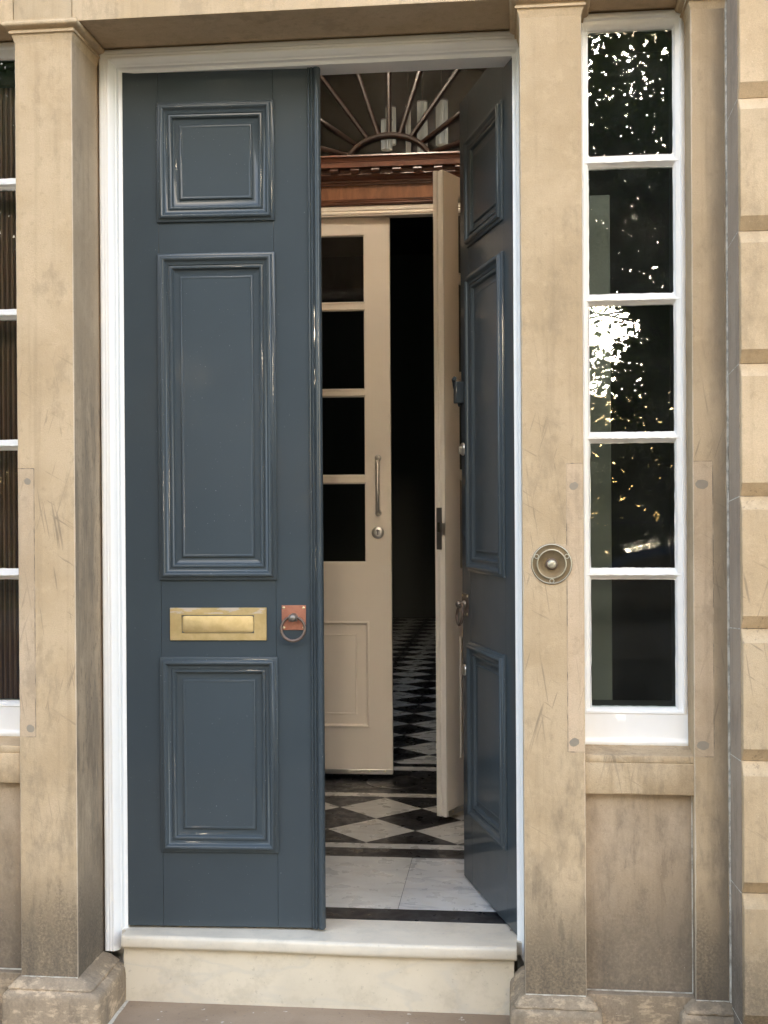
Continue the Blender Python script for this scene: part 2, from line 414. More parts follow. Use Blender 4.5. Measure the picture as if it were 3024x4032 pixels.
# ------------------------------------------------------------------ ground
g = MB()
g.add([(-40, -3.2, -.335), (40, -3.2, -.335), (40, -60, -.335), (-40, -60, -.335)], [(0, 1, 2, 3)])
tag(g.build('road', 'asphalt', smooth=0), kind='structure')
g = MB(); g.box(-12, 14, -3.2, .4, -.5, -.2152)
tag(g.build('pavement', 'pave', smooth=0), kind='structure')
g = MB(); g.box(-40, 40, -13.6, -11.0, -.5, -.215)
tag(g.build('far_pavement', 'pave', smooth=0), kind='structure')
g = MB(); g.box(-60, 60, -60, -13.6, -.5, -.10)
tag(g.build('park_lawn', 'grass', smooth=0), kind='structure')

# ------------------------------------------------------------------ house front of dressed stone
ZC, ZL = 2.765, 2.7995
house = thing('stone_house_front', 'pale buff sandstone house front with flat piers and a plain lintel around the open doorway', 'house front', (0, 0, -.215))
H0 = Vector((0, 0, .215))
def hp(o):  # keep world coordinates under the empty
    o.location = H0; return o
PIERS = [(-.2447, -.0674, 'stone_reveal', 3), (1.2629, 1.438, 'stone', 11), (1.7435, 1.838, 'stone_far', 5), (-.6447, -.5502, 'stone', 8)]
def capital(x0, x1, right_stop=None):
    prof = [(0, 2.742), (.002, 2.752), (.006, 2.762), (.0065, 2.7655), (.0125, 2.7665), (.0132, 2.7715), (.0122, 2.7735), (.0095, 2.7745), (.0090, 2.7775), (.012, 2.7795), (.0185, 2.7812),
            (.0245, 2.7835), (.0275, 2.7875), (.0280, 2.7915), (.0262, 2.7955), (.0215, 2.7985), (.0215, 2.8030)]
    xr = x1 if right_stop is None else right_stop
    L = []
    for (p, z) in prof:
        L.append([(x0 - p, .2265, z), (x0 - p, -p, z), (x1 + (p if right_stop is None else 0), -p, z), (x1 + (p if right_stop is None else 0), .2265, z)])
    mb = MB(); mb.loops(L, False); return mb
def plinth(x0, x1, rk=1.0, y1=.22):
    prof = [(-.001, -.0640), (.004, -.0665), (.012, -.070), (.018, -.076), (.024, -.083), (.030, -.088), (.0305, -.0925), (.0275, -.0945), (.0345, -.099), (.040, -.104), (.043, -.112),
            (.044, -.130), (.0445, -.36)]
    L = []; rnd = random.Random(int(x0 * 100))
    nx = 14
    for (p, z) in prof:
        jl = lambda: rnd.uniform(-.0012, .0012)
        l = [(x0 - p, y1, z)] + [(x0 - p + jl(), y1 - (y1 + p) * t / 6, z + jl()) for t in range(1, 6)] + [(x0 - p, -p + .004, z), (x0 - p + .004, -p, z)]
        l += [(x0 - p + (x1 - x0 + p + p * rk - .012) * t / nx, -p + jl(), z + jl()) for t in range(1, nx)]
        q = p * rk
        l += [(x1 + q - .010, -p, z), (x1 + q - .003, -p + .003, z), (x1 + q, -p + .010, z)] + [(x1 + q + jl(), -p + .010 + (y1 + p - .01) * t / 6, z + jl()) for t in range(1, 6)] + [(x1 + q, y1, z)]
        L.append(l)
    return MB().loops(L, False)
for (x0, x1, mat, sd_) in PIERS:
    y1 = .2265 if x0 < 1 and x0 > -.5 or abs(x0 - 1.2629) < .01 else .2265
    p = hp(pier_mesh(x0, x1, 0, .33, -.066, 2.745, sd_).build('pier', ['stone' if mat == 'stone_reveal' else mat, 'stone_edge', mat], house))
    c = capital(x0, x1, x1 if x0 > 1.7 else None).build('capital', 'stone_head', p, bevel=0, smooth=35)
    q = plinth(x0, x1, 1.76 if sd_ == 3 else 1.0).build('plinth', 'stone_base', p, smooth=50)
    MB().box(x0 + .002, x1 - .002, -.0012, .2, -.0662, -.0625).build('mortar_joint', 'mortar', p, smooth=0)
# let-in stone repairs with open joints and filler plugs
def patch(px0, px1, z0, z1, side, plugs):
    j = MB(); rnd = random.Random(int(z1 * 1000) + int(px0 * 50))
    t = .0020
    xs = px1 if side < 0 else px0
    n = 60; Lf = []
    for i in range(n + 1):
        z = z0 + (z1 - z0) * i / n; a = t * (.5 + rnd.random() * .9) * (1.4 if rnd.random() < .12 else 1)
        Lf.append([(xs - a / 2, -.0006, z), (xs + a / 2, -.0006, z)])
    j.loops(Lf, False)
    for zz in (z0, z1):
        Lf = []
        for i in range(9):
            x = px0 + (px1 - px0) * i / 8; a = .0022 * (.5 + rnd.random())
            Lf.append([(x, -.0007, zz - a / 2), (x, -.0007, zz + a / 2)])
        j.loops(Lf, False)
    hp(j.build('repair_joint', 'joint', house, smooth=0))
    m = MB(); m.box(px0 + .0015, px1 - .0015, -.0004, .01, z0 + .0015, z1 - .0015)
    hp(m.build('stone_patch', 'stone_patch', house, smooth=0))
    for (cx, cz, r) in plugs:
        k = MB(); pts = []
        for i in range(22):
            a = 2 * math.pi * i / 22; rr = r * (1 + .08 * math.sin(a * 2 + cx * 40) + .07 * rnd.uniform(-1, 1))
            pts.append((cx + rr * math.cos(a), -.0010, cz + rr * .85 * math.sin(a)))
        k.add(pts, [tuple(range(22))]); hp(k.build('filler_plug', 'plug', house, smooth=0))
patch(-.2435, -.1935, .657, 1.4635, -1, [(-.214, 1.425, .011), (-.210, .682, .013)])
patch(1.3890, 1.4365, .636, 1.4627, 1, [(1.410, 1.398, .013), (1.407, .664, .014)])
patch(1.7450, 1.7985, .628, 1.4655, -1, [(1.768, 1.400, .017), (1.768, .660, .016)])
# lintel: three stones over the doorway and the blocks above each pier
def stoneblock(x0, x1, y0, y1, z0, z1, name, mat, parent=house, bev=.0022):
    m = MB(); m.box(x0, x1, y0, y1, z0, z1)
    return hp(m.build(name, mat, parent, bevel=bev, seg=2))
for (a, b) in ((-.5490, -.2484), (-.2466, -.0662), (-.0644, 1.262), (1.2636, 1.4372), (1.4388, 1.745), (1.7464, 1.838), (-.66, -.5506)):
    stoneblock(a, b, 0.0, .36, ZL, 3.25, 'lintel_block', 'stone_head')
stoneblock(-.66, 1.838, .01, .36, 3.252, 5.2, 'upper_wall', 'stone_head')
m = MB(); m.box(-.66, 1.836, .006, .3, ZL + .002, 3.24); hp(m.build('lintel_core', 'joint', house, smooth=0))
# apron below the side windows: sill stone, panel and base
for (a, b) in ((1.438, 1.7435), (-.5502, -.2447)):
    L = []
    prof = [(.33, .642), (.116, .636), (.030, .6285), (.0125, .6262), (.0105, .6235), (.0105, .6070), (.0125, .6045), (.0108, .6020), (.0108, .517), (.0125, .5145), (.05, .514)]
    for x in [a + (b - a) * i / 16 for i in range(17)]:
        L.append([(x, y + hsh(x, y, z) * .0008, z + (hsh(z, x, y) - .5) * .0012) for (y, z) in prof])
    s_ = hp(MB().loops(L, False).build('window_sill', 'stone', house, smooth=35))
    stoneblock(a - .001, b + .001, .041, .3, -.0585, .52, 'apron_panel', 'stone_panel', bev=.001)
    stoneblock(a - .001, b + .001, .018, .3, -.36, -.0635, 'apron_base', 'stone_base')
    m = MB(); m.box(a + .0005, b - .0005, .0395, .2, -.0622, -.0590); hp(m.build('mortar_joint', 'mortar', house, smooth=0))
    m = MB(); m.box(b - .0035, b - .0003, .0390, .1, -.058, .512); hp(m.build('mortar_joint', 'mortar', house, smooth=0))

# ------------------------------------------------------------------ neighbouring wall of V-jointed blocks
def rustwall(x0, x1, label):
    t = thing('rusticated_wall', label, 'wall', (min(x0, x1), -.18, -.215))
    T = -Vector(t.location); yf, yb = -.1815, .3
    joints = [2.4335 + .357 * k for k in range(7, -1, -1)] + [2.4335 - .3565 * k for k in range(1, 8)]
    sgn = 1 if x1 > x0 else -1
    w_, d_ = .035, .024
    for i in range(len(joints) - 1):
        zt, zb = joints[i], joints[i + 1]
        if zt > 5.3: continue
        b2 = zb if zb > -.22 else -.36
        pts = [(yb, zt - .001), (yf + d_, zt - .001), (yf + .0015, zt - w_ + .001), (yf, zt - w_ - .001), (yf, zb + w_ + .001), (yf + .0015, zb + w_ - .001), (yf + d_, zb + .001), (yb, zb + .001)]
        if zb < -.3: pts = pts[:4] + [(yf, -.36), (yb, -.36)]
        L = []; rnd = random.Random(i)
        e = .0025
        for k, x in enumerate([x0, x0 + sgn * e] + [x0 + (x1 - x0) * q / 24 for q in range(1, 25)]):
            ins = e if k == 0 else 0
            L.append([(x, y + (ins if y < yb else 0) + rnd.uniform(0, .0007), z) for (y, z) in pts])
        o = MB().loops(L, True, True, True).build('stone_block', 'stone_rust', t, smooth=30); o.location = T
    m = MB(); m.box(x0 + sgn * .004, x1, yf + d_ + .004, yb - .004, -.36, 5.0)
    o = m.build('joint_core', 'joint', t, smooth=0); o.location = T
    # plain return face where the wall steps back to the house front
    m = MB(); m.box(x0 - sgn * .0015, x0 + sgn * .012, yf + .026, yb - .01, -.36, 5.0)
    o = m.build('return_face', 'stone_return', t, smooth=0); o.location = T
    m = MB()
    for zz in joints:
        m.add([(x0 - sgn * .0022, yf + .024, zz + .001), (x0 - sgn * .0022, .0, zz - .012), (x0 - sgn * .0022, .0, zz - .0145), (x0 - sgn * .0022, yf + .024, zz - .002)], [(0, 1, 2, 3)])
    o = m.build('return_joint', 'mortar', t, smooth=0); o.location = T
    return t
rustwall(1.8445, 4.6, 'wall of big buff sandstone blocks with deep V joints, right of the grey-stained end pier')
rustwall(-.6512, -3.4, 'wall of big buff sandstone blocks with deep V joints, beyond the left hand window')
# ragged pale mortar line where the wall meets the end pier
m = MB(); rnd = random.Random(4); L = []; off = 0
for i in range(190):
    z = -.36 + 5.2 * i / 189; off = off * .85 + rnd.uniform(-.0005, .0005)
    wd = .0042 + rnd.uniform(-.0009, .0012)
    L.append([(1.8372 + off, .004, z), (1.8380 + off, -.0022, z), (1.8405 + off + wd * .6, -.0022, z), (1.8415 + off + wd, .004, z)])
hp(MB().loops(L, False).build('mortar_seam', 'mortar', house, smooth=0))

# ------------------------------------------------------------------ door frame (white)
fr = thing('door_frame', 'white painted moulded wooden frame around the double front door', 'door frame', (0.62, .25, -.06))
FT = -Vector(fr.location)
X0, X1, ZT = .004, 1.242, 2.730
prof = [(0, .34), (0, .254), (.003, .2525), (.0095, .2500), (.0115, .2465), (.0125, .241), (.0140, .236), (.0170, .2345), (.0190, .2300), (.0215, .2245), (.0300, .2185), (.0325, .2150),
        (.0355, .2140), (.0395, .2146), (.0410, .2152), (.0430, .2142), (.0480, .2140), (.0500, .2150), (.0520, .2142), (.0570, .2140), (.0610, .2146), (.0650, .2190), (.0668, .2265), (.0668, .34)]
def jamb(side):
    xb = X0 if side < 0 else X1; L = []
    n = 60; zb = -.062
    for i in range(n + 1):
        row = []
        for (d, y) in prof:
            x = xb + side * d
            jj = .25
            ztop = ZT + d
            z = zb + (ztop - zb) * i / n
            if i == 0: z = zb + (.0 if d > .02 else .03 - d * 1.5)
            row.append((x + (hsh(i // 4, d, side) - .5) * .00015, y + (hsh(d, i // 4, side + 3) - .5) * .00015, z))
        L.append(row)
    return MB().loops(L, False)
for sde, lb in ((-1, None), (1, None)):
    o = jamb(sde).build('jamb', 'white', fr, smooth=45); o.location = FT
L = []
for i in range(61):
    row = []
    for (d, y) in prof:
        x = (X0 - d) + ((X1 + d) - (X0 - d)) * i / 60
        row.append((x, y, ZT + d + (hsh(i // 5, d, 5) - .5) * .0002))
    L.append(row)
o = MB().loops(L, False).build('frame_head', 'white', fr, smooth=45); o.location = FT
m = MB(); m.box(-.067, X0 - .001, .296, .35, -.2, 2.80); m.box(X1 + .001, 1.312, .296, .35, -.2, 2.80); m.box(-.067, 1.312, .296, .35, ZT + .002, 2.80)
o = m.build('frame_rebate', 'white', fr, smooth=0); o.location = FT

# ------------------------------------------------------------------ front door leaves
PAN = [(2.2535, 2.630), (1.1150, 2.150), (.2485, .8655)]
MOULD = [(0, 0), (0, .006), (.0015, .0075), (.0085, .0078), (.0100, .0088), (.0105, .0140), (.0125, .0175), (.0155, .0195), (.0190, .0190), (.0225, .0160), (.0255, .0115), (.0290, .0080), (.0335, .0060), (.0365, .0056),
         (.0370, .0030), (.0400, .0028), (.0405, .0060), (.0440, .0072), (.0475, .0055), (.0500, .0015), (.0515, -.0040), (.0530, -.0052), (.0720, -.0054), (.0726, -.0010), (.0745, .0004), (.0780, .0004), (.0800, -.0012), (.0815, -.0016)]
def front_leaf(sgn, name, label, loc, rz, px0, px1, lead, astragal):
    t = thing(name, label, 'door', loc, rz)
    T = .048
    zb, zt = .008, 2.795
    px = lambda v: sgn * v
    def bx(nm, a, b, z0, z1, y0=0., y1=T, bev=.0012, mat='blue'):
        m = MB(); m.box(px(a), px(b), y0, y1, z0, z1); return m.build(nm, mat, t, bevel=bev)
    bx('stile', .0045, px0 + .002, zb, zt); bx('stile', px1 - .002, lead, zb, zt)
    zs = [(zb, PAN[2][0]), (PAN[2][1], PAN[1][0]), (PAN[1][1], PAN[0][0]), (PAN[0][1], zt)]
    for (a, b) in zs:
        bx('rail', px0 + .0026, px1 - .0026, a - (.001 if a > .1 else 0), b + .001, .0003, T - .0003)
    for (a, b) in PAN:
        m = MB(); p_ = MOULD
        xa, xb = sorted((px(px0 - .002), px(px1 + .002)))
        # subdivided mitred moulding with slight hand-painted waviness
        m.rectprof(xa, xb, a - .002, b + .002, p_, -1, -.0006, True, hs=1.04)
        pn = m.build('panel', 'blue_mould', t, smooth=50)
        m = MB(); m.box(xa + .02, xb - .02, .010, T - .005, a + .02, b - .02); m.build('panel_back', 'blue', pn, smooth=0)
    if astragal:
        pr = [(.5985, 0), (.5985, -.003), (.6000, -.0075), (.6020, -.0090), (.6045, -.0080), (.6060, -.0045), (.6075, -.0045), (.6090, -.0085), (.6115, -.0105), (.6140, -.0090), (.6155, -.0050), (.6180, -.0045), (.6195, -.0080), (.6235, -.0135), (.6285, -.0150), (.6335, -.0135), (.6375, -.0080), (.6390, 0), (.6390, .012), (.6320, .012)]
        L = []
        n = 150
        for i in range(n + 1):
            z = zb + (zt - zb) * i / n
            L.append([(px(x) + (hsh(i // 2, x, 1) - .5) * .0003, y + (hsh(x, i // 3, 2) - .5) * .0004, z) for (x, y) in pr])
        MB().loops(L, False).build('astragal', 'blue', t, smooth=50)
    return t

left_door = front_leaf(1, 'front_door', 'closed slate blue front door leaf with the brass letterbox', (0.0, .252, 0), math.atan2(.029, .632), .1170, .4905, .632, True)
right_door = front_leaf(-1, 'front_door', 'slate blue front door leaf swung open into the vestibule, ring handle seen edge on', (1.2460, .252, 0), R(-72.6), .1120, .5330, .640, False)

# letterbox on the left leaf
lbx0, lbx1, lbz0, lbz1 = .148, .458, .9205, 1.0245
m = MB()
ix0, ix1, iz0, iz1 = .1855, .4185, .9430, 1.0015
def rr(x0, x1, z0, z1, r, y, n=5):
    pts = []
    for (cx, cz, a0) in ((x1 - r, z1 - r, 0), (x0 + r, z1 - r, 90), (x0 + r, z0 + r, 180), (x1 - r, z0 + r, 270)):
        for k in range(n + 1):
            a = R(a0 + 90 * k / n); pts.append((cx + r * math.cos(a), y, cz + r * math.sin(a)))
    return pts
LP = [rr(lbx0, lbx1, lbz0, lbz1, .0012, 0), rr(lbx0, lbx1, lbz0, lbz1, .0012, -.0045), rr(lbx0 + .0012, lbx1 - .0012, lbz0 + .0012, lbz1 - .0012, .0012, -.0060),
      rr(ix0, ix1, iz0, iz1, .0015, -.0060), rr(ix0 + .0008, ix1 - .0008, iz0 + .0008, iz1 - .0008, .0015, -.0008)]
lb = MB().loops(LP).build('letterbox', 'brass', left_door, smooth=30)
FL = [rr(ix0 + .0022, ix1 - .0022, iz0 + .0022, iz1 - .0030, .0085, -.0008), rr(ix0 + .0022, ix1 - .0022, iz0 + .0022, iz1 - .0030, .0085, -.0036), rr(ix0 + .0045, ix1 - .0045, iz0 + .0045, iz1 - .0050, .007, -.0048)]
MB().loops(FL, True, False, True).build('letterbox_flap', 'brass', lb, smooth=30)
m = MB(); m.box(ix0 - .001, ix1 + .001, -.0012, -.0006, iz0 - .001, iz1 + .001); m.build('letterbox_slot', 'steel_dk', lb, smooth=0)

def ring_handle(parent, sgn, cx, ctop, plate='copper'):
    """copper plate, bronze boss and drop ring; one part with sub-parts"""
    px = lambda v: sgn * v
    pl = MB(); a, b = cx - .0385, cx + .0385
    pl.box(px(a), px(b), -.003, 0, ctop - .0785, ctop)
    P_ = pl.build('ring_handle', plate, parent, bevel=.0009)
    zc = ctop - .0375
    m = MB(); X = px(cx)
    m.lathe([(.0135, -.003), (.0135, -.006), (.0105, -.009), (.0095, -.014), (.0115, -.018), (.0130, -.023), (.0125, -.029), (.0095, -.034), (.0045, -.037), (.0001, -.0375)], (X, 0, zc), 'y', 28, cap1=True)
    m.build('boss', 'bronze_lt', P_, smooth=60)
    m = MB()
    for dx in (-.0115, .0115):
        m.tube([(X + dx, -.012, zc + .006), (X + dx, -.022, zc + .004), (X + dx, -.026, zc - .004), (X + dx * .9, -.022, zc - .011)], .0032, 8)
    m.build('shackle', 'bronze_lt', P_, smooth=60)
    r_ = .0375; zc2 = zc - r_ + .002
    pts = [(X + r_ * math.sin(a), -.0215 + .004 * math.cos(a), zc2 + r_ * math.cos(a)) for a in [2 * math.pi * k / 48 for k in range(48)]]
    rad = [.0043 + .0008 * (1 - math.cos(2 * math.pi * k / 48)) * .5 for k in range(48)]
    MB().tube(pts, rad, 12, closed=True).build('ring', 'bronze', P_, smooth=60)
    for dx in (-.0315, .0315):
        for dz in (-.008, -.0705):
            m = MB(); m.lathe([(.0042, -.003), (.0040, -.0042), (.0025, -.0050), (.0001, -.0052)], (X + dx, 0, ctop + dz), 'y', 14, cap1=True)
            m.build('screw', 'screw', P_, smooth=60)
    return P_
ring_handle(left_door, 1, .5448, 1.0320)
ring_handle(right_door, -1, .596, 1.0300, 'bronze')
# right leaf ironmongery
def disc(parent, name, X, z, r, h, mat, y=0.):
    m = MB(); m.lathe([(r, y), (r, y - h * .6), (r * .85, y - h), (.0001, y - h)], (X, 0, z), 'y', 24, cap1=True); return m.build(name, mat, parent, smooth=50)
o = disc(right_door, 'lock_cylinder', -.612, 1.5477, .023, .008, 'steel'); m = MB(); m.box(-.620, -.604, -.018, -.007, 1.530, 1.556); m.build('lock_cover', 'steel', o, bevel=.002)
disc(right_door, 'lock_cylinder', -.612, .7549, .021, .007, 'steel')
disc(right_door, 'keyhole_cover', -.606, 1.237, .014, .004, 'blue')
m = MB(); m.box(-.638, -.605, -.030, .004, 1.712, 1.790); q = m.build('rim_latch', 'blue', right_door, bevel=.004)
m = MB(); m.tube([(-.640, -.004, 1.705), (-.654, -.012, 1.74), (-.656, -.020, 1.78), (-.645, -.026, 1.800), (-.625, -.028, 1.802)], .0075, 10); m.build('latch_hook', 'blue', q, smooth=60)

# ------------------------------------------------------------------ marble doorstep
st = thing('marble_doorstep', 'worn white marble doorstep with rounded nosing below the front door', 'step', (.62, .2, -.215))
ST = -Vector(st.location)
pr = [(.392, 0), (.1985, 0), (.1895, -.0012), (.1845, -.0055), (.1830, -.0120), (.1832, -.0310), (.1850, -.0370), (.1900, -.0405), (.2080, -.0410)]
L = []
for i in range(61):
    x = .0045 + 1.2355 * i / 60
    cut = 0
    L.append([(x, y + (hsh(i, y, z) - .5) * .0006 + .0018 * math.exp(-((x - .75) / .3) ** 2) * (1 if y < .19 else 0), z - .003 * math.exp(-((x - .85) / .25) ** 2) * (1 if .184 < y < .2 else 0)) for (y, z) in pr])
o = MB().loops(L, False).build('tread', 'marble_tread', st, smooth=60); o.location = ST
m = MB(); m.box(.004, 1.232, .2082, .40, -.24, -.0408); o = m.build('riser', 'marble_step', st, bevel=.001); o.location = ST
for a, b in ((-.02, .0047), (1.2398, 1.26)):
    m = MB(); m.box(a, b, .236, .392, -.04, -.0012); o = m.build('step_end', 'marble_tread', st, smooth=0); o.location = ST
# mortar fillet between plinth and pavement
L = []
for i in range(20):
    y = -.30 + .51 * i / 19
    L.append([(-.026, y, -.205 + hsh(i, 1, 1) * .004), (.0 + hsh(i, 2, 1) * .003, y, -.213), (.020 + hsh(i, 3, 1) * .004, y, -.2152)])
hp(MB().loops(L, False).build('mortar_fillet', 'mortar', house, smooth=60))

# ------------------------------------------------------------------ side windows
BARS = [(2.3755, 2.3403), (1.9675, 1.9340), (1.5587, 1.5270), (1.1560, 1.1230)]
GT, GB = 2.7455, .7425
def side_window(a, b, label):
    t = thing('side_window', label, 'window', ((a + b) / 2, .13, .634))
    T = -Vector(t.location); rnd = random.Random(int(a * 100))
    def put(o): o.location = T; return o
    ga, gb = a + .0272, b - .0318
    # outer frame: box frame moulded towards glass
    P_ = [(0, .0), (0, .0135), (.003, .0165), (.0095, .0175), (.0120, .0140), (.0125, .0100), (.0165, .0085), (.0225, .0075), (.0255, .0010), (.0275, -.004), (.0275, -.020)]
    L = []
    for (d, h) in P_:
        y = .132 - h
        x0 = a + d * (ga - a) / .0275; x1 = b - d * (b - gb) / .0275
        z1 = ZL - .006 - d * (ZL - .006 - GT) / .0275; z0 = .7425 - .018 + d * .018 / .0275
        ring = []
        for (pa, pb, n) in (((x0, z0), (x1, z0), 10), ((x1, z0), (x1, z1), 70), ((x1, z1), (x0, z1), 10), ((x0, z1), (x0, z0), 70)):
            for k in range(n):
                x = pa[0] + (pb[0] - pa[0]) * k / n; z = pa[1] + (pb[1] - pa[1]) * k / n
                j = .0006 if d > .02 else .0003
                ring.append((x + rnd.uniform(-j, j), y + rnd.uniform(-.0002, .0002), z + rnd.uniform(-j, j)))
        L.append(ring)
    put(MB().loops(L).build('frame', 'white', t, smooth=50))
    # bottom rail
    L = []
    pb_ = [(.150, .7455), (.1355, .7425), (.122, .7380), (.1165, .7345), (.1160, .7000), (.1145, .6600), (.1130, .6520), (.1105, .6490), (.1100, .6400), (.1130, .6345), (.15, .634)]
    for i in range(25):
        x = a + .0006 + (b - a - .0012) * i / 24
        L.append([(x, y + (hsh(i, z, 3) - .5) * .0008, z + (hsh(i, z, 5) - .5) * .0016) for (y, z) in pb_])
    put(MB().loops(L, False).build('bottom_rail', 'white', t, smooth=50))
    for (z1, z0) in BARS:
        L = []; h = (z1 - z0)
        pb_ = [(.150, z1 + .001), (.1370, z1), (.1330, z1 - h * .20), (.1240, z1 - h * .44), (.1215, z1 - h * .50), (.1215, z1 - h * .62), (.1250, z1 - h * .66), (.1345, z0 + h * .06), (.1370, z0), (.150, z0 - .001)]
        for i in range(29):
            x = a + .0165 + (b - a - .035) * i / 28
            e = .0035 * max(0, 1 - min(i, 28 - i) / 1.6)
            L.append([(x, y, z + (hsh(i, round(z, 3), 7) - .5) * .0022 + (e if k > 4 else -e) * (-1 if k <= 4 else 1) * -.4) for k, (y, z) in enumerate(pb_)])
        put(MB().loops(L, False).build('glazing_bar', 'white', t, smooth=50))
    edges = [GT] + [v for br in BARS for v in br] + [GB]
    for i in range(0, len(edges), 2):
        z1, z0 = edges[i] + .006, edges[i + 1] - .006
        m = MB(); tl = rnd.uniform(-.0012, .0012); t2 = rnd.uniform(-.0012, .0012)
        m.add([(ga - .006, .1385 + tl, z0), (gb + .006, .1385 - tl, z0), (gb + .006, .1385 - tl + t2, z1), (ga - .006, .1385 + tl + t2, z1)], [(0, 1, 2, 3)])
        m.add([(ga - .006, .1425 + tl, z0), (gb + .006, .1425 - tl, z0), (gb + .006, .1425 - tl + t2, z1), (ga - .006, .1425 + tl + t2, z1)], [(0, 3, 2, 1)])
        put(m.build('pane', 'glass', t, smooth=0))
        # rounded, wavy edge of the paint lapping on to the pane
        z1 -= .006; z0 += .006; rx = .012
        outer = []; inner = []
        def rrp(x0, x1, za, zb_, r):
            pts = []
            for (cx, cz, a0) in ((x1 - r, zb_ - r, 0), (x0 + r, zb_ - r, 90), (x0 + r, za + r, 180), (x1 - r, za + r, 270)):
                for k in range(5):
                    an = R(a0 + 90 * k / 4); pts.append((cx + r * math.cos(an), cz + r * math.sin(an)))
                nx = {0: (x0 + r, zb_), 90: (x0, za + r), 180: (x1 - r, za), 270: (x1, zb_ - r)}[a0]
                p0 = pts[-1]; n = 14 if a0 in (90, 270) else 8
                for k in range(1, n): pts.append((p0[0] + (nx[0] - p0[0]) * k / n, p0[1] + (nx[1] - p0[1]) * k / n))
            return pts
        po = rrp(ga - .004, gb + .004, z0 - .004, z1 + .004, .001)
        pi_ = rrp(ga + .0006, gb - .0006, z0 + .0006, z1 - .0006, .0045 if i else .010)
        Lq = [[(x, .1377, z) for (x, z) in po], [(x + rnd.uniform(-.0011, .0009), .1374, z + rnd.uniform(-.0011, .0011)) for (x, z) in pi_]]
        put(MB().loops(Lq).build('putty_line', 'white', t, smooth=0))
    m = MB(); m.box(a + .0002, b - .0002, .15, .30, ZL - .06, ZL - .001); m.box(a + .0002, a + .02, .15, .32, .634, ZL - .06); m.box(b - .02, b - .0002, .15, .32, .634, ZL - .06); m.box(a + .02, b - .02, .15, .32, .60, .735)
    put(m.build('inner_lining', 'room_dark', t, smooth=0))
    # narrow top reveal shown above the glass
    return t
side_window(1.438, 1.7435, 'white painted narrow five pane window between the doorbell pier and the end pier')
side_window(-.5502, -.2447, 'white painted narrow window cut off by the left edge, brown slats behind its glass')

# ------------------------------------------------------------------ doorbell
db = thing('doorbell', 'round aged brass bell push with central press button on the stone pier', 'doorbell', (1.3459, 0, 1.1748))
seg = 96
def ringmat(i, j): return 1 if i in (2, 3, 7, 8) else 0
BP = [(.0590, 0), (.0585, -.0030), (.0575, -.0046), (.0555, -.0050), (.0545, -.0040), (.0530, -.0036), (.0440, -.0036), (.0425, -.0042), (.0405, -.0050), (.0392, -.0046), (.0385, -.002)]
MB().lathe(BP, (0, 0, 0), 'y', seg, 0, ringmat).build('bezel', ['brass_old', 'brass_rim'], db, smooth=50)
BI = [(.0390, -.0030), (.0370, -.0005), (.0340, .0030), (.0290, .0060), (.0230, .0078), (.0185, .0084), (.0160, .0084)]
# the stone is not bored; keep the dish proud of it
dish = [(r, h * .30 - .0036) for r, h in BI]
MB().lathe(dish, (0, 0, 0), 'y', seg, 0).build('dish', 'brass_old', db, smooth=60)
bt = MB().lathe([(.0168, -.0010), (.0168, -.0060), (.0158, -.0085), (.0140, -.0095), (.0128, -.0090), (.0126, -.0120), (.0118, -.0150), (.0095, -.0172), (.0060, -.0180), (.0001, -.0183)], (0, 0, 0), 'y', 48, 0, lambda i, j: 1 if i > 3 else 0, cap1=True).build('press_button', ['bronze', 'brass_rim'], db, smooth=60)
def text_mesh(body, size, loc, roty, parent, mat, name):
    cu = bpy.data.curves.new(name, 'FONT'); cu.body = body; cu.size = size; cu.extrude = .0002; cu.align_x = 'CENTER'; cu.align_y = 'CENTER'
    o = bpy.data.objects.new(name, cu); COL.objects.link(o)
    dg = bpy.context.evaluated_depsgraph_get(); me = bpy.data.meshes.new_from_object(o.evaluated_get(dg))
    bpy.data.objects.remove(o); me.materials.clear(); me.materials.append(M[mat])
    q = bpy.data.objects.new(name, me); COL.objects.link(q); q.parent = parent; q.location = loc
    q.rotation_euler = (Matrix.Rotation(roty, 4, 'Y') @ Matrix.Rotation(R(90), 4, 'X')).to_euler()
    return q
text_mesh("PRESS", .0068, (0, -.0183, 0), R(-38), bt, 'steel_dk', 'press_lettering')
for an in (153, 27, -90):
    cx, cz = .0485 * math.cos(R(an)), .0485 * math.sin(R(an))
    o = MB().lathe([(.0072, -.0034), (.0070, -.0050), (.0058, -.0054), (.0050, -.0046), (.0048, -.0046)], (cx, 0, cz), 'y', 24).build('screw_cup', 'brass_rim', db, smooth=50)
    m = MB(); m.lathe([(.0046, -.0036), (.0040, -.0052), (.0001, -.0056)], (cx, 0, cz), 'y', 18, cap1=True); m.build('screw', 'brass_old', o, smooth=50)
# smear of old filler round the bell
m = MB(); rnd = random.Random(3); L = [[], []]
for k in range(64):
    a = 2 * math.pi * k / 64
    L[0].append((1.3459 + .056 * math.cos(a), -.0022, 1.1748 + .056 * math.sin(a)))
    ro = .0625 + .0035 * math.sin(a * 2 + 1) + rnd.uniform(-.0012, .0012) + (.006 if math.cos(a - .1) > .6 else 0)
    L[1].append((1.3459 + ro * math.cos(a), -.0004, 1.1748 + ro * math.sin(a)))
hp(m.loops(L).build('bell_filler', 'stone_patch', house, smooth=60))

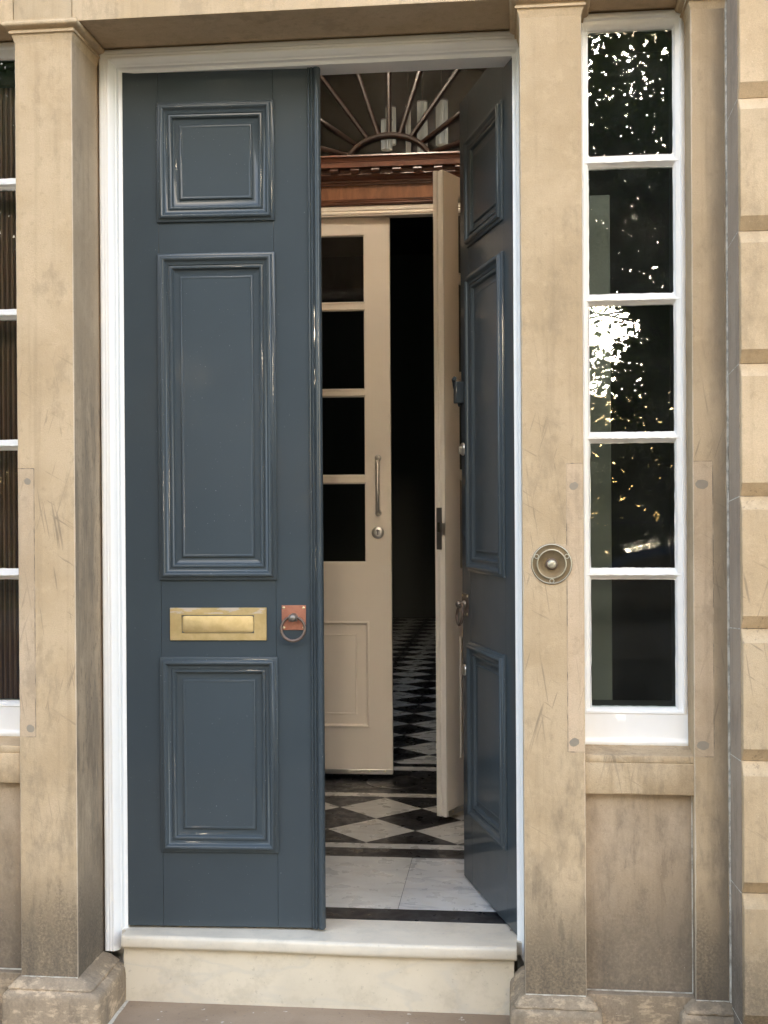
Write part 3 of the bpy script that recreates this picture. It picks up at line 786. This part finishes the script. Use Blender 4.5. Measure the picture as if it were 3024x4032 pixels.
# ------------------------------------------------------------------ vestibule and hall shell
m = MB()
m.box(-.27, -.20, .352, 2.36, -.2, 4.3); m.box(1.40, 1.47, .352, 2.36, -.2, 4.3)
tag(m.build('vestibule_walls', 'vest_paint', smooth=0), kind='structure')
m = MB(); m.box(-.27, 1.47, .34, 2.42, 4.3, 4.39)
tag(m.build('vestibule_ceiling', 'vest_ceil', smooth=0), kind='structure')
m = MB(); m.box(-2.4, -2.3, 2.52, 11, -.2, 4.4); m.box(3.3, 3.4, 2.52, 11, -.2, 4.4); m.box(-2.4, 3.4, 11, 11.1, -.2, 4.4)
tag(m.build('hall_walls', 'hall_paint', smooth=0), kind='structure')
m = MB(); m.box(-2.4, 3.4, 2.3, 11.1, 4.4, 4.5)
tag(m.build('hall_ceiling', 'hall_paint', smooth=0), kind='structure')
# rooms behind the side windows
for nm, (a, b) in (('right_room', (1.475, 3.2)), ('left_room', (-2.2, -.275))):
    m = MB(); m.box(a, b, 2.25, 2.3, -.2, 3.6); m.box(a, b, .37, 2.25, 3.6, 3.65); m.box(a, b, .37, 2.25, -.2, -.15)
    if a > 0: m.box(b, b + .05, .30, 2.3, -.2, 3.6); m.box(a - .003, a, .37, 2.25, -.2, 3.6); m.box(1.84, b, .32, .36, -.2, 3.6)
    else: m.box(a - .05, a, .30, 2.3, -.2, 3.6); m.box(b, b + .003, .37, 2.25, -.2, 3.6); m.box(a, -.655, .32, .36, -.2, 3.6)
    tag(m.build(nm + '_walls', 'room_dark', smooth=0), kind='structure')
# light-tight backing of the front wall around the openings
m = MB(); m.box(-.66, 1.85, .352, .362, 2.81, 4.35); m.box(1.32, 1.40, .352, .40, -.2, 4.0); m.box(-.2, -.075, .352, .40, -.2, 4.0)
m.box(1.22, 1.47, .33, .345, -.3, 0)
tag(m.build('inner_front_wall', 'vest_paint', smooth=0), kind='structure')

# floor
D = .3669
BX0, BX1 = -.20, 1.40
m = MB(); m.box(BX0, BX1, .392, 2.6, -.06, -.002); m.box(-2.3, 3.3, 2.6, 11, -.06, -.002)
tag(m.build('floor_bed', 'grout', smooth=0), kind='structure')
def clip(poly, ax, v, keep_less):
    out = []
    for i in range(len(poly)):
        a, b = poly[i], poly[(i + 1) % len(poly)]
        ia = (a[ax] <= v) if keep_less else (a[ax] >= v); ib = (b[ax] <= v) if keep_less else (b[ax] >= v)
        if ia: out.append(a)
        if ia != ib:
            t = (v - a[ax]) / (b[ax] - a[ax]); out.append((a[0] + t * (b[0] - a[0]), a[1] + t * (b[1] - a[1])))
    return out
def diamonds(x0, x1, y0, y1, cx, cy, white_center, gap=.0012):
    m = MB(); h = D / 2
    i0 = int((x0 - cx) / h) - 2; i1 = int((x1 - cx) / h) + 2; j0 = int((y0 - cy) / h) - 2; j1 = int((y1 - cy) / h) + 2
    for i in range(i0, i1 + 1):
        for j in range(j0, j1 + 1):
            if (i + j) % 2: continue
            white = (i % 2 == 0) == white_center
            r = h - gap
            p = [(cx + i * h - r, cy + j * h), (cx + i * h, cy + j * h - r), (cx + i * h + r, cy + j * h), (cx + i * h, cy + j * h + r)]
            for ax, v, kl in ((0, x0, False), (0, x1, True), (1, y0, False), (1, y1, True)):
                if p: p = clip(p, ax, v, kl)
            if len(p) > 2: m.add([(q[0], q[1], 0) for q in p], [tuple(range(len(p)))], 0 if white else 1)
    return m
fl = diamonds(BX0, BX1, 1.273, 2.039, .6457, 1.2848 + D / 2, True)
def q4(a, b, c, d, mi): fl.add([(a, c, 0), (b, c, 0), (b, d, 0), (a, d, 0)], [(0, 1, 2, 3)], mi)
q4(BX0, .6125, .3935, .5025, 1); q4(.6145, BX1, .3935, .5025, 1)
q4(BX0, .8470, .5035, 1.0905, 0); q4(.8490, BX1, .5035, 1.0905, 3)
q4(BX0, .6160, 1.0920, 1.2060, 1); q4(.6180, BX1, 1.0920, 1.2060, 1)
q4(BX0, BX1, 1.2070, 1.2720, 0); q4(BX0, BX1, 2.0400, 2.1080, 0)
q4(BX0, BX1, 2.1090, 2.597, 1)
tag(fl.build('vestibule_floor', ['marble_w', 'marble_b', 'marble_step', 'marble_slab'], smooth=0), kind='structure')
fl = diamonds(-2.3, 3.3, 2.76, 10.9, .5989, 3.1703 + D / 2, False)
q4(-2.3, 3.3, 2.598, 2.687, 0); q4(-2.3, 3.3, 2.688, 2.759, 1)
tag(fl.build('hall_floor', ['marble_w', 'marble_b'], smooth=0), kind='structure')
m = MB(); m.lathe([(.140, 0), (.140, .0015), (.137, .0022), (.131, .0022), (.129, .0012), (.0001, .0012)], (.660, 2.335, .0005), 'z', 64, 0, lambda i, j: 1 if i < 3 else 0, cap1=True)
tag(m.build('floor_spring_cover', ['marble_b', 'steel_dk'], smooth=40), 'thin round metal cover set in the black floor below the cream door', 'floor plate')

# ------------------------------------------------------------------ inner screen: fanlight, cornice and cream frame
def cz(z, Y, Yr=2.35): k = (Y + 3.4588) / (Yr + 3.4588); return 1.34 + (z - 1.34) * k
def cx_(x, Y, Yr=2.35): k = (Y + 3.4588) / (Yr + 3.4588); return 1.2301 + (x - 1.2301) * k
sc = thing('fanlight_screen', 'mahogany screen with sunburst fanlight and dentil cornice above the cream inner doors', 'screen', (.647, 2.40, 0))
SC = -Vector(sc.location)
def sp(o): o.location = SC; return o
XA, XB = -.20, 1.40
# cornice profile (front y, z)
yc = 2.275
cor = [(2.40, 3.075), (2.300, cz(3.067, 2.28)), (yc, cz(3.067, yc)), (yc - .002, cz(3.060, yc)), (yc + .006, cz(3.053, yc)), (yc + .008, cz(3.046, yc)), (yc + .012, cz(3.041, yc)), (yc + .012, cz(3.038, yc)),
       (yc + .016, cz(3.037, yc)), (yc + .016, cz(3.0115, yc)), (yc + .022, cz(3.0110, yc)), (2.325, cz(3.0110, yc)), (2.325, cz(2.978, 2.325)), (2.318, cz(2.976, 2.32)), (2.316, cz(2.970, 2.316)), (2.330, cz(2.957, 2.33)), (2.336, cz(2.950, 2.336)), (2.338, cz(2.944, 2.34)), (2.345, cz(2.940, 2.345)),
       (2.345, cz(2.932, 2.345)), (2.352, cz(2.928, 2.35)), (2.352, cz(2.919, 2.352)), (2.42, cz(2.919, 2.352))]
sp(MB().loops([[(XA, y, z) for (y, z) in cor], [(XB, y, z) for (y, z) in cor]], False).build('cornice', 'mahogany', sc, smooth=30))
for k in range(-9, 8):
    xd = .6845 + k * .1022
    xd = cx_(xd, 2.30)
    if xd < XA + .02 or xd > XB - .02: continue
    m = MB(); w2 = .0195
    prd = [(2.330, cz(3.011, yc) - .0002), (2.297, cz(3.011, yc) - .0002), (2.295, cz(3.004, 2.3)), (2.299, cz(2.999, 2.3)), (2.297, cz(2.992, 2.3)), (2.305, cz(2.981, 2.3)), (2.330, cz(2.978, 2.3))]
    m.loops([[(xd - w2, y, z) for (y, z) in prd], [(xd + w2, y, z) for (y, z) in prd]], True, True, True)
    sp(m.build('dentil', 'mahogany_dk', sc, smooth=30))
m = MB(); m.box(XA, XB, 2.362, 2.44, 2.847, 2.925); sp(m.build('frieze', 'veneer', sc, smooth=0))
dk = [(2.36, 2.8495), (2.350, 2.8495), (2.346, 2.846), (2.348, 2.842), (2.344, 2.838), (2.346, 2.832), (2.342, 2.827), (2.345, 2.821), (2.350, 2.818), (2.42, 2.8175)]
sp(MB().loops([[(XA, y, z) for (y, z) in dk], [(XB, y, z) for (y, z) in dk]], False).build('architrave', 'mahogany_dk', sc, smooth=20))
cf = [(2.42, 2.8170), (2.354, 2.8170), (2.352, 2.815), (2.352, 2.7960), (2.357, 2.7945), (2.3575, 2.7915), (2.353, 2.7895), (2.350, 2.784), (2.351, 2.777), (2.357, 2.7735), (2.354, 2.772), (2.354, 2.7690), (2.375, 2.7685), (2.42, 2.7685)]
sp(MB().loops([[(XA, y, z) for (y, z) in cf], [(XB, y, z) for (y, z) in cf]], False).build('door_head', 'cream', sc, smooth=30))
for a_, b_ in ((XA - .06, -.168), (1.375, XB + .06)):
    m = MB(); m.box(a_, b_, 2.35, 2.45, -.02, 2.818); sp(m.build('door_post', 'cream', sc, bevel=.002))
# fan: elliptical hub and radial bars
FC = (.647, 3.006)
FY = 2.385
def arch(a, b, w_, y0, y1, a0=0, a1=180, n=48, x=FC[0], z=FC[1]):
    L = []
    for i in range(n + 1):
        t = R(a0 + (a1 - a0) * i / n); c, s_ = math.cos(t), math.sin(t)
        pi_, po = (a - w_ / 2, b - w_ / 2), (a + w_ / 2, b + w_ / 2)
        L.append([(x + pi_[0] * c, y1, z + pi_[1] * s_), (x + pi_[0] * c, y0 + .006, z + pi_[1] * s_), (x + (pi_[0] * .7 + po[0] * .3) * c, y0, z + (pi_[1] * .7 + po[1] * .3) * s_),
                  (x + (pi_[0] * .3 + po[0] * .7) * c, y0, z + (pi_[1] * .3 + po[1] * .7) * s_), (x + po[0] * c, y0 + .006, z + po[1] * s_), (x + po[0] * c, y1, z + po[1] * s_)])
    return MB().loops(L, True, True, True)
sp(arch(.214, .160, .024, FY - .022, FY + .02).build('fan_hub', 'fan_wood', sc, smooth=35))
sp(arch(.80, .60, .05, FY - .03, FY + .02, n=64).build('fan_rim', 'fan_wood', sc, smooth=35))
for k in range(1, 10):
    t = R(18 * k); dx, dz = math.cos(t), math.sin(t)
    # from hub ellipse to rim ellipse along the ray
    r0 = 1 / math.sqrt((dx / .220) ** 2 + (dz / .166) ** 2); r1 = 1 / math.sqrt((dx / .785) ** 2 + (dz / .585) ** 2)
    nx, nz = -dz, dx
    sec = [(-.0112, FY + .018), (-.0112, FY - .008), (-.0045, FY - .018), (.0045, FY - .018), (.0112, FY - .008), (.0112, FY + .018)]
    L = [[(FC[0] + dx * r + nx * s_, y, FC[1] + dz * r + nz * s_) for (s_, y) in sec] for r in (r0, r1)]
    sp(MB().loops(L, True, True, True).build('fan_bar', 'fan_wood', sc, smooth=20))
m = MB(); n = 64
pts = [(FC[0] + .80 * math.cos(math.pi * i / n), FY + .012, FC[1] + .60 * math.sin(math.pi * i / n)) for i in range(n + 1)]
m.add(pts, [tuple(range(n + 1))]); sp(m.build('fan_glass', 'glass_in', sc, smooth=0))
# spandrel wall round the fan
m = MB(); L = [[], []]
for i in range(n + 1):
    a = math.pi * i / n; c, s_ = math.cos(a), math.sin(a)
    L[0].append((FC[0] + .79 * c, FY + .015, FC[1] + .59 * s_))
    k = min(1e9, (1.2 / abs(c)) if abs(c) > 1e-6 else 1e9, (1.35 / s_) if s_ > 1e-6 else 1e9)
    L[1].append((FC[0] + k * c, FY + .015, FC[1] + k * s_))
m.loops(L, False); sp(m.build('spandrel', 'hall_paint', sc, smooth=0))

# cream inner doors
def inner_leaf(sgn, width, label, loc, rz):
    t = thing('inner_door', label, 'door', loc, rz)
    px = lambda v: sgn * v; T = .046; zb, zt = .026, 2.7665
    st0, st1 = .110, width - .1235
    def bx(nm, a, b, z0, z1, y0=0., y1=T, bev=.0015, mat='cream', par=t):
        m = MB(); m.box(px(a), px(b), y0, y1, z0, z1); return m.build(nm, mat, par, bevel=bev)
    bx('stile', 0, st0, zb, zt); bx('stile', st1, width, zb, zt)
    bars = [(2.682, 2.349), (2.3155, 1.921), (1.891, 1.4965), (1.463, 1.068)]
    bx('rail', st0 - .001, st1 + .001, 2.682, zt, .0004, T - .0004); bx('rail', st0 - .001, st1 + .001, .770, 1.068, .0004, T - .0004); bx('rail', st0 - .001, st1 + .001, zb, .2645, .0004, T - .0004)
    for i in range(3):
        bx('glazing_bar', st0 - .001, st1 + .001, bars[i + 1][0], bars[i][1], .004, T - .004, .004)
    for (a, b) in bars:
        m = MB(); xa, xb = sorted((px(st0), px(st1)))
        m.rectprof(xa - .001, xb + .001, b - .001, a + .001, [(0, -.0008), (.0010, -.0045), (.0060, -.0060), (.0075, -.012)], -1, 0, False)
        bd = m.build('glazing_bead', 'cream2', t, smooth=30)
        m = MB(); m.add([(xa, .018, b), (xb, .018, b), (xb, .018, a), (xa, .018, a)], [(0, 1, 2, 3)]); m.build('glass_pane', 'glass_in', t, smooth=0)
    m = MB(); xa, xb = sorted((px(st0 - .012), px(st1 + .012)))
    m.rectprof(xa, xb, .2560, .7800, [(0, -.0002), (0, .004), (.004, .0065), (.009, .006), (.0135, .001), (.0165, -.006), (.0185, -.007), (.0640, -.007), (.0660, -.0035), (.0690, -.0035), (.072, -.006)], -1, 0, True)
    m.build('panel', 'cream', t, smooth=40)
    m = MB(); m.box(px(.0), px(width + .001), -.004, -.0004, .0265, .0500); dr = m.build('weather_bar', 'steel', t, bevel=.001)
    for xs in (width - .115, width - .037):
        m = MB(); m.lathe([(.0045, -.004), (.004, -.0055), (.0001, -.006)], (px(xs), 0, .041), 'y', 12, cap1=True); m.build('screw', 'screw', dr, smooth=50)
    return t
Lw = .815
il = inner_leaf(1, Lw, 'closed cream half glazed inner door with steel pull handle', (.6455 - Lw, 2.368, 0), R(1.2))
# pull handle
m = MB(); hx = Lw - .0630; zt, zb = 1.583, 1.313
pts = [(hx, 0, zt)] + [(hx, -.045 + .02 * math.cos(a), zt - .0 - .02 * 0 + .0) for a in ()]
pts = [(hx, 0, zt), (hx, -.028, zt), (hx, -.040, zt - .004), (hx, -.047, zt - .014), (hx, -.048, zt - .03), (hx, -.048, zb + .03), (hx, -.047, zb + .014), (hx, -.040, zb + .004), (hx, -.028, zb), (hx, 0, zb)]
h = m.tube(pts, .0095, 14).build('pull_handle', 'steel', il, smooth=60)
for z in (zt, zb):
    m = MB(); m.lathe([(.0165, 0), (.0165, -.004), (.0120, -.006)], (hx, 0, z), 'y', 24); m.build('rose', 'steel', h, smooth=50)
o = MB().lathe([(.0300, 0), (.0300, -.004), (.0280, -.0060), (.0150, -.0065), (.0140, -.0050), (.0001, -.0050)], (Lw - .0665, 0, 1.2164), 'y', 36, cap1=True).build('lock_escutcheon', 'steel', il, smooth=50)
m = MB(); m.box(Lw - .0700, Lw - .0630, -.0075, -.0045, 1.205, 1.226); m.lathe([(.0065, -.0045), (.0065, -.0076), (.0001, -.0077)], (Lw - .0665, 0, 1.226), 'y', 16, cap1=True); m.build('keyhole', 'steel_dk', o, smooth=40)
# open right inner leaf
hpx, hpy = 1.330, 2.350
ex, ey = .957, 1.605
Lr = math.hypot(hpx - ex, hpy - ey)
rzr = math.atan2((ey - hpy), (ex - hpx)) - math.pi      # closed leaf points to -x
ir = inner_leaf(-1, Lr - .0, 'cream inner door swung towards the street, its edge and strike plate showing', (hpx, hpy, 0), rzr)
# moulded meeting edge with rebate on the free edge
m = MB(); e = [(-.0005, .0), (-.010, .0), (-.0125, .006), (-.0125, .014), (-.004, .0175), (-.003, .022), (-.0035, .027), (-.0125, .0315), (-.0125, .0465), (-.0005, .0465)]
L = [[(-(Lr) + x, y, z) for (x, y) in e] for z in (.0265, 2.766)]
m.loops(L, True, True, True); me_ = m.build('meeting_edge', 'cream2', ir, smooth=30)
m = MB(); m.box(-Lr - .0145, -Lr - .0120, .013, .039, 1.160, 1.338); k = m.build('strike_plate', 'steel_dk', ir, bevel=.0008)
m = MB(); m.box(-Lr - .0165, -Lr - .0142, .022, .033, 1.235, 1.275); m.build('strike_slot', 'room_dark2', k, smooth=0)
m = MB(); m.box(-Lr - .020, -Lr - .0120, -.004, .010, 1.222, 1.272); m.build('strike_lip', 'steel', k, bevel=.001)

# pendant lamps in the hall
lamps = [(.5370, 3.600, 3.490, 3.705, .029), (.5220, 3.50, 3.430, 3.60, .031), (.6350, 3.66, 3.440, 3.735, .014), (.7240, 3.60, 3.4340, 3.730, .029), (.8400, 3.58, 3.470, 3.725, .034)]
LBL = ['leftmost ribbed glass tube lamp hanging in the hall behind the fanlight', 'lower ribbed glass tube lamp seen through the fan hub, left side', 'slimmest ribbed glass tube lamp hanging behind the fanlight', 'ribbed glass tube lamp crossed by a diagonal fan bar', 'rightmost and widest ribbed glass tube lamp behind the fanlight']
for (x, y, z0, z1, r), lb in zip(lamps, LBL):
    t = thing('pendant_lamp', lb, 'pendant lamp', (x, y, z0), 0, 'ribbed glass tube lamps')
    L = []
    nseg = 40
    for z in (0, z1 - z0):
        L.append([((r + (.0018 if k % 2 else 0)) * math.cos(2 * math.pi * k / nseg), (r + (.0018 if k % 2 else 0)) * math.sin(2 * math.pi * k / nseg), z) for k in range(nseg)])
    MB().loops(L).build('glass_tube', 'lamp_glass', t, smooth=0)
    MB().lathe([(r + .003, z1 - z0), (r + .003, z1 - z0 + .008), (.0015, z1 - z0 + .010), (.0015, 4.40 - z0)], (0, 0, 0), 'z', 20, cap0=True).build('stem', 'bronze', t, smooth=40)

t = thing('pendant_lamp', 'cluster of lit ribbed glass tubes hung from the vestibule ceiling above the doorway', 'pendant lamp', (.68, 1.30, 4.02), 0, 'ribbed glass tube lamps')
for i, (dx, dy) in enumerate(((-.11, 0), (.11, .02), (0, .09), (0, -.09))):
    L = [[((.028 + (.0018 if k % 2 else 0)) * math.cos(2 * math.pi * k / 40) + dx, (.028 + (.0018 if k % 2 else 0)) * math.sin(2 * math.pi * k / 40) + dy, z) for k in range(40)] for z in (0, .18)]
    MB().loops(L).build('glass_tube', 'lamp_bright', t, smooth=0)
MB().lathe([(.15, .18), (.15, .195), (.01, .20), (.01, .279)], (0, 0, 0), 'z', 32, cap0=True).build('ceiling_stem', 'bronze', t, smooth=40)
# things standing inside the side windows
m = MB(); m.box(1.470, 1.5485, .400, .47, .55, 2.330); a = m.build('window_shutter', 'shutter', bevel=.003)
tag(a, 'tall grey green shutter panel standing inside the right hand window', 'shutter')
t = thing('slatted_blind', 'brown reeded blind hanging behind the glass of the left hand window', 'blind', (-.40, .22, .6))
T = -Vector(t.location)
m = MB(); m.box(-.53, -.26, .230, .24, .62, 2.692); o = m.build('backing', 'brown_wood', t, smooth=0); o.location = T
for k in range(15):
    xk = -.2700 - k * .0165
    m = MB(); m.lathe([(.0042, .63), (.0042, 2.690)], (xk, .226, 0), 'z', 12); o = m.build('reed', 'blind_rod' , t, smooth=60); o.location = T
m = MB(); m.box(-.53, -.262, .205, .235, 2.694, 2.75); o = m.build('head_box', 'room_dark2', t, bevel=.002); o.location = T

# ------------------------------------------------------------------ across the street (seen mirrored in the panes)
def leaves(cl, nleaf, zmin, spread, size, seed, off=(0, 0, 0)):
    g = np.random.default_rng(seed); C_ = np.array([tuple(c) for c in cl])
    p = C_[g.integers(0, len(C_), nleaf)] + g.normal(0, 1, (nleaf, 3)) * np.array([spread, spread, spread * .75])
    q = p + np.array(off); d = 3.7 - q[:, 1]
    # two gaps between the crowns where the low evening sky shows
    f = (((q[:, 0] - 1.23) / d - .072) / .030) ** 2 + (((q[:, 2] - 1.34) / d - .148) / .030) ** 2
    f = np.minimum(f, (((q[:, 0] - 1.23) / d - .066) / .022) ** 2 + (((q[:, 2] - 1.34) / d - .095) / .022) ** 2 + .5 + .6 * np.sin(q[:, 2] * 30))
    keep = (p[:, 2] > zmin) & (f > 1 + .45 * np.sin(q[:, 0] * 9 + q[:, 2] * 7) + .35 * np.sin(q[:, 0] * 23 - q[:, 2] * 17) + g.normal(0, .35, nleaf))
    p = p[keep]; n = len(p)
    nz = lambda v: v / np.linalg.norm(v, axis=1, keepdims=True)
    u = nz(g.normal(0, 1, (n, 3)) * np.array([1, 1, .6])); v = nz(np.cross(u, g.normal(0, 1, (n, 3))))
    s_ = (g.uniform(.6, 1.2, (n, 1)) * size)
    V = np.stack([p - u * s_, p + v * s_ * .6, p + u * s_, p - v * s_ * .6], 1).reshape(-1, 3)
    me = bpy.data.meshes.new('crown'); me.vertices.add(4 * n); me.vertices.foreach_set('co', V.ravel())
    me.loops.add(4 * n); me.loops.foreach_set('vertex_index', np.arange(4 * n))
    me.polygons.add(n); me.polygons.foreach_set('loop_start', np.arange(n) * 4); me.polygons.foreach_set('loop_total', np.full(n, 4))
    me.materials.append(M['leaf']); me.update(calc_edges=True); me.validate()
    o = bpy.data.objects.new('crown', me); COL.objects.link(o); return o
def tree(x, y, h, cr, seed, label, nleaf=9000):
    t = thing('street_tree', label, 'tree', (x, y, -.215), 0, 'trees across the street')
    rnd = random.Random(seed); m = MB()
    tr = [(0, 0, 0), (.05, .02, h * .15), (-.03, .05, h * .32), (.06, .0, h * .5), (.0, .0, h * .78)]
    m.tube(tr, [.20, .15, .13, .10, .04], 12)
    cl = []
    for i in range(30):
        a = rnd.uniform(0, 2 * math.pi); z = h * rnd.uniform(.26, .74); ln = cr * rnd.uniform(.55, 1.0)
        e_ = Vector((math.cos(a) * ln, math.sin(a) * ln, z + rnd.uniform(-.1, .35) * ln)); mid = Vector((e_.x * .5, e_.y * .5, z + .12 * ln))
        m.tube([(0, 0, z * .85), tuple(mid), tuple(e_)], [.05, .03, .012], 6); cl += [e_, (mid + e_) / 2, mid]
    m.build('trunk', 'bark', t, smooth=60)
    for i in range(60):
        v = Vector((rnd.gauss(0, 1), rnd.gauss(0, 1), rnd.gauss(0, 1))).normalized() * cr * rnd.uniform(.3, 1.0)
        cl.append(Vector((v.x, v.y, h * .6 + v.z * h * .40 / cr)))
    o = leaves(cl, nleaf, h * .16, .42, .052, seed, (x, y, -.2)); o.parent = t
TREES = [(-4.6, -15.9, 9.6, 2.6, 12, 'second leafy tree from the left across the street'), (.9, -16.6, 9.9, 2.6, 9, 'tall leafy tree straight across from the doorbell pier'), (8.6, -14.6, 9.4, 3.0, 3, 'broad leafy tree across the street, mirrored right'), (-2.0, -14.8, 9.6, 3.0, 1, 'broad leafy tree across the street, mirrored left'), (3.9, -15.2, 9.8, 2.9, 2, 'broad leafy tree opposite the door, mirrored in the panes'), (-7.0, -15.5, 9.0, 3.0, 4, 'broad leafy tree far along the street')]  # first two trees added to block bright sky and low sun
for a in TREES: tree(*a, nleaf=46000)
rnd = random.Random(99)
cl = [Vector((rnd.uniform(-16, 16), rnd.uniform(-24, -20), (13.0 + 1.2 * math.sin(k)) * rnd.random())) for k in range(1700)]
cl += [Vector((rnd.uniform(-16, 16), rnd.uniform(-21, -19), rnd.uniform(0, 2.0))) for k in range(260)]
o = leaves(cl, 235000, -.1, .6, .115, 99); o.name = 'woodland'
tag(o, 'mass of dark park trees behind the street trees', kind='stuff')
# iron railings
t = thing('iron_railing', 'black iron railing in front of the park across the street', 'railing', (0, -13.7, -.1))
m = MB(); m.box(-16, 20, -.02, .02, 1.15, 1.19); m.box(-16, 20, -.02, .02, .15, .19); m.build('rail', 'iron', t, smooth=0)
m = MB()
for k in range(240): m.box(-16 + k * .15, -16 + k * .15 + .018, -.009, .009, 0, 1.30)
m.build('bars', 'iron', t, smooth=0)
# parked car
t = thing('parked_car', 'dark saloon car parked at the kerb outside the house', 'car', (2.2, -5.1, -.335))
sil = [(-2.1, .35), (-2.12, .62), (-1.95, .80), (-1.35, .90), (-.85, 1.00), (-.25, 1.36), (.25, 1.44), (.8, 1.40), (1.45, 1.08), (1.95, .98), (2.1, .75), (2.1, .35)]
L = []
for (y, k) in ((-.86, .93), (-.80, .985), (-.45, 1.0), (.45, 1.0), (.80, .985), (.86, .93)):
    L.append([(x * (1 if z < .9 else .985), y * (1 if z < 1 else .82), .35 + (z - .35) * k) for (x, z) in sil])
m = MB(); m.loops(L, True, True, True); m.build('body', 'car_paint', t, smooth=35)
for sy in (-1, 1):
    m = MB(); pts = [(-.78, 1.00), (-.24, 1.30), (.25, 1.37), (.78, 1.33), (1.30, 1.06), (1.28, 1.0)]
    m.add([(x, sy * (.868 - (z - 1) * .36), z) for x, z in pts], [tuple(range(6))]); m.build('side_window_glass', 'car_glass', t, smooth=0)
    for wx in (-1.35, 1.35):
        m = MB(); m.lathe([(.001, -.1), (.30, -.1), (.32, -.06), (.32, .06), (.30, .1), (.001, .1)], (wx, sy * .78, .32), 'y', 28); m.build('wheel', 'tyre', t, smooth=40)
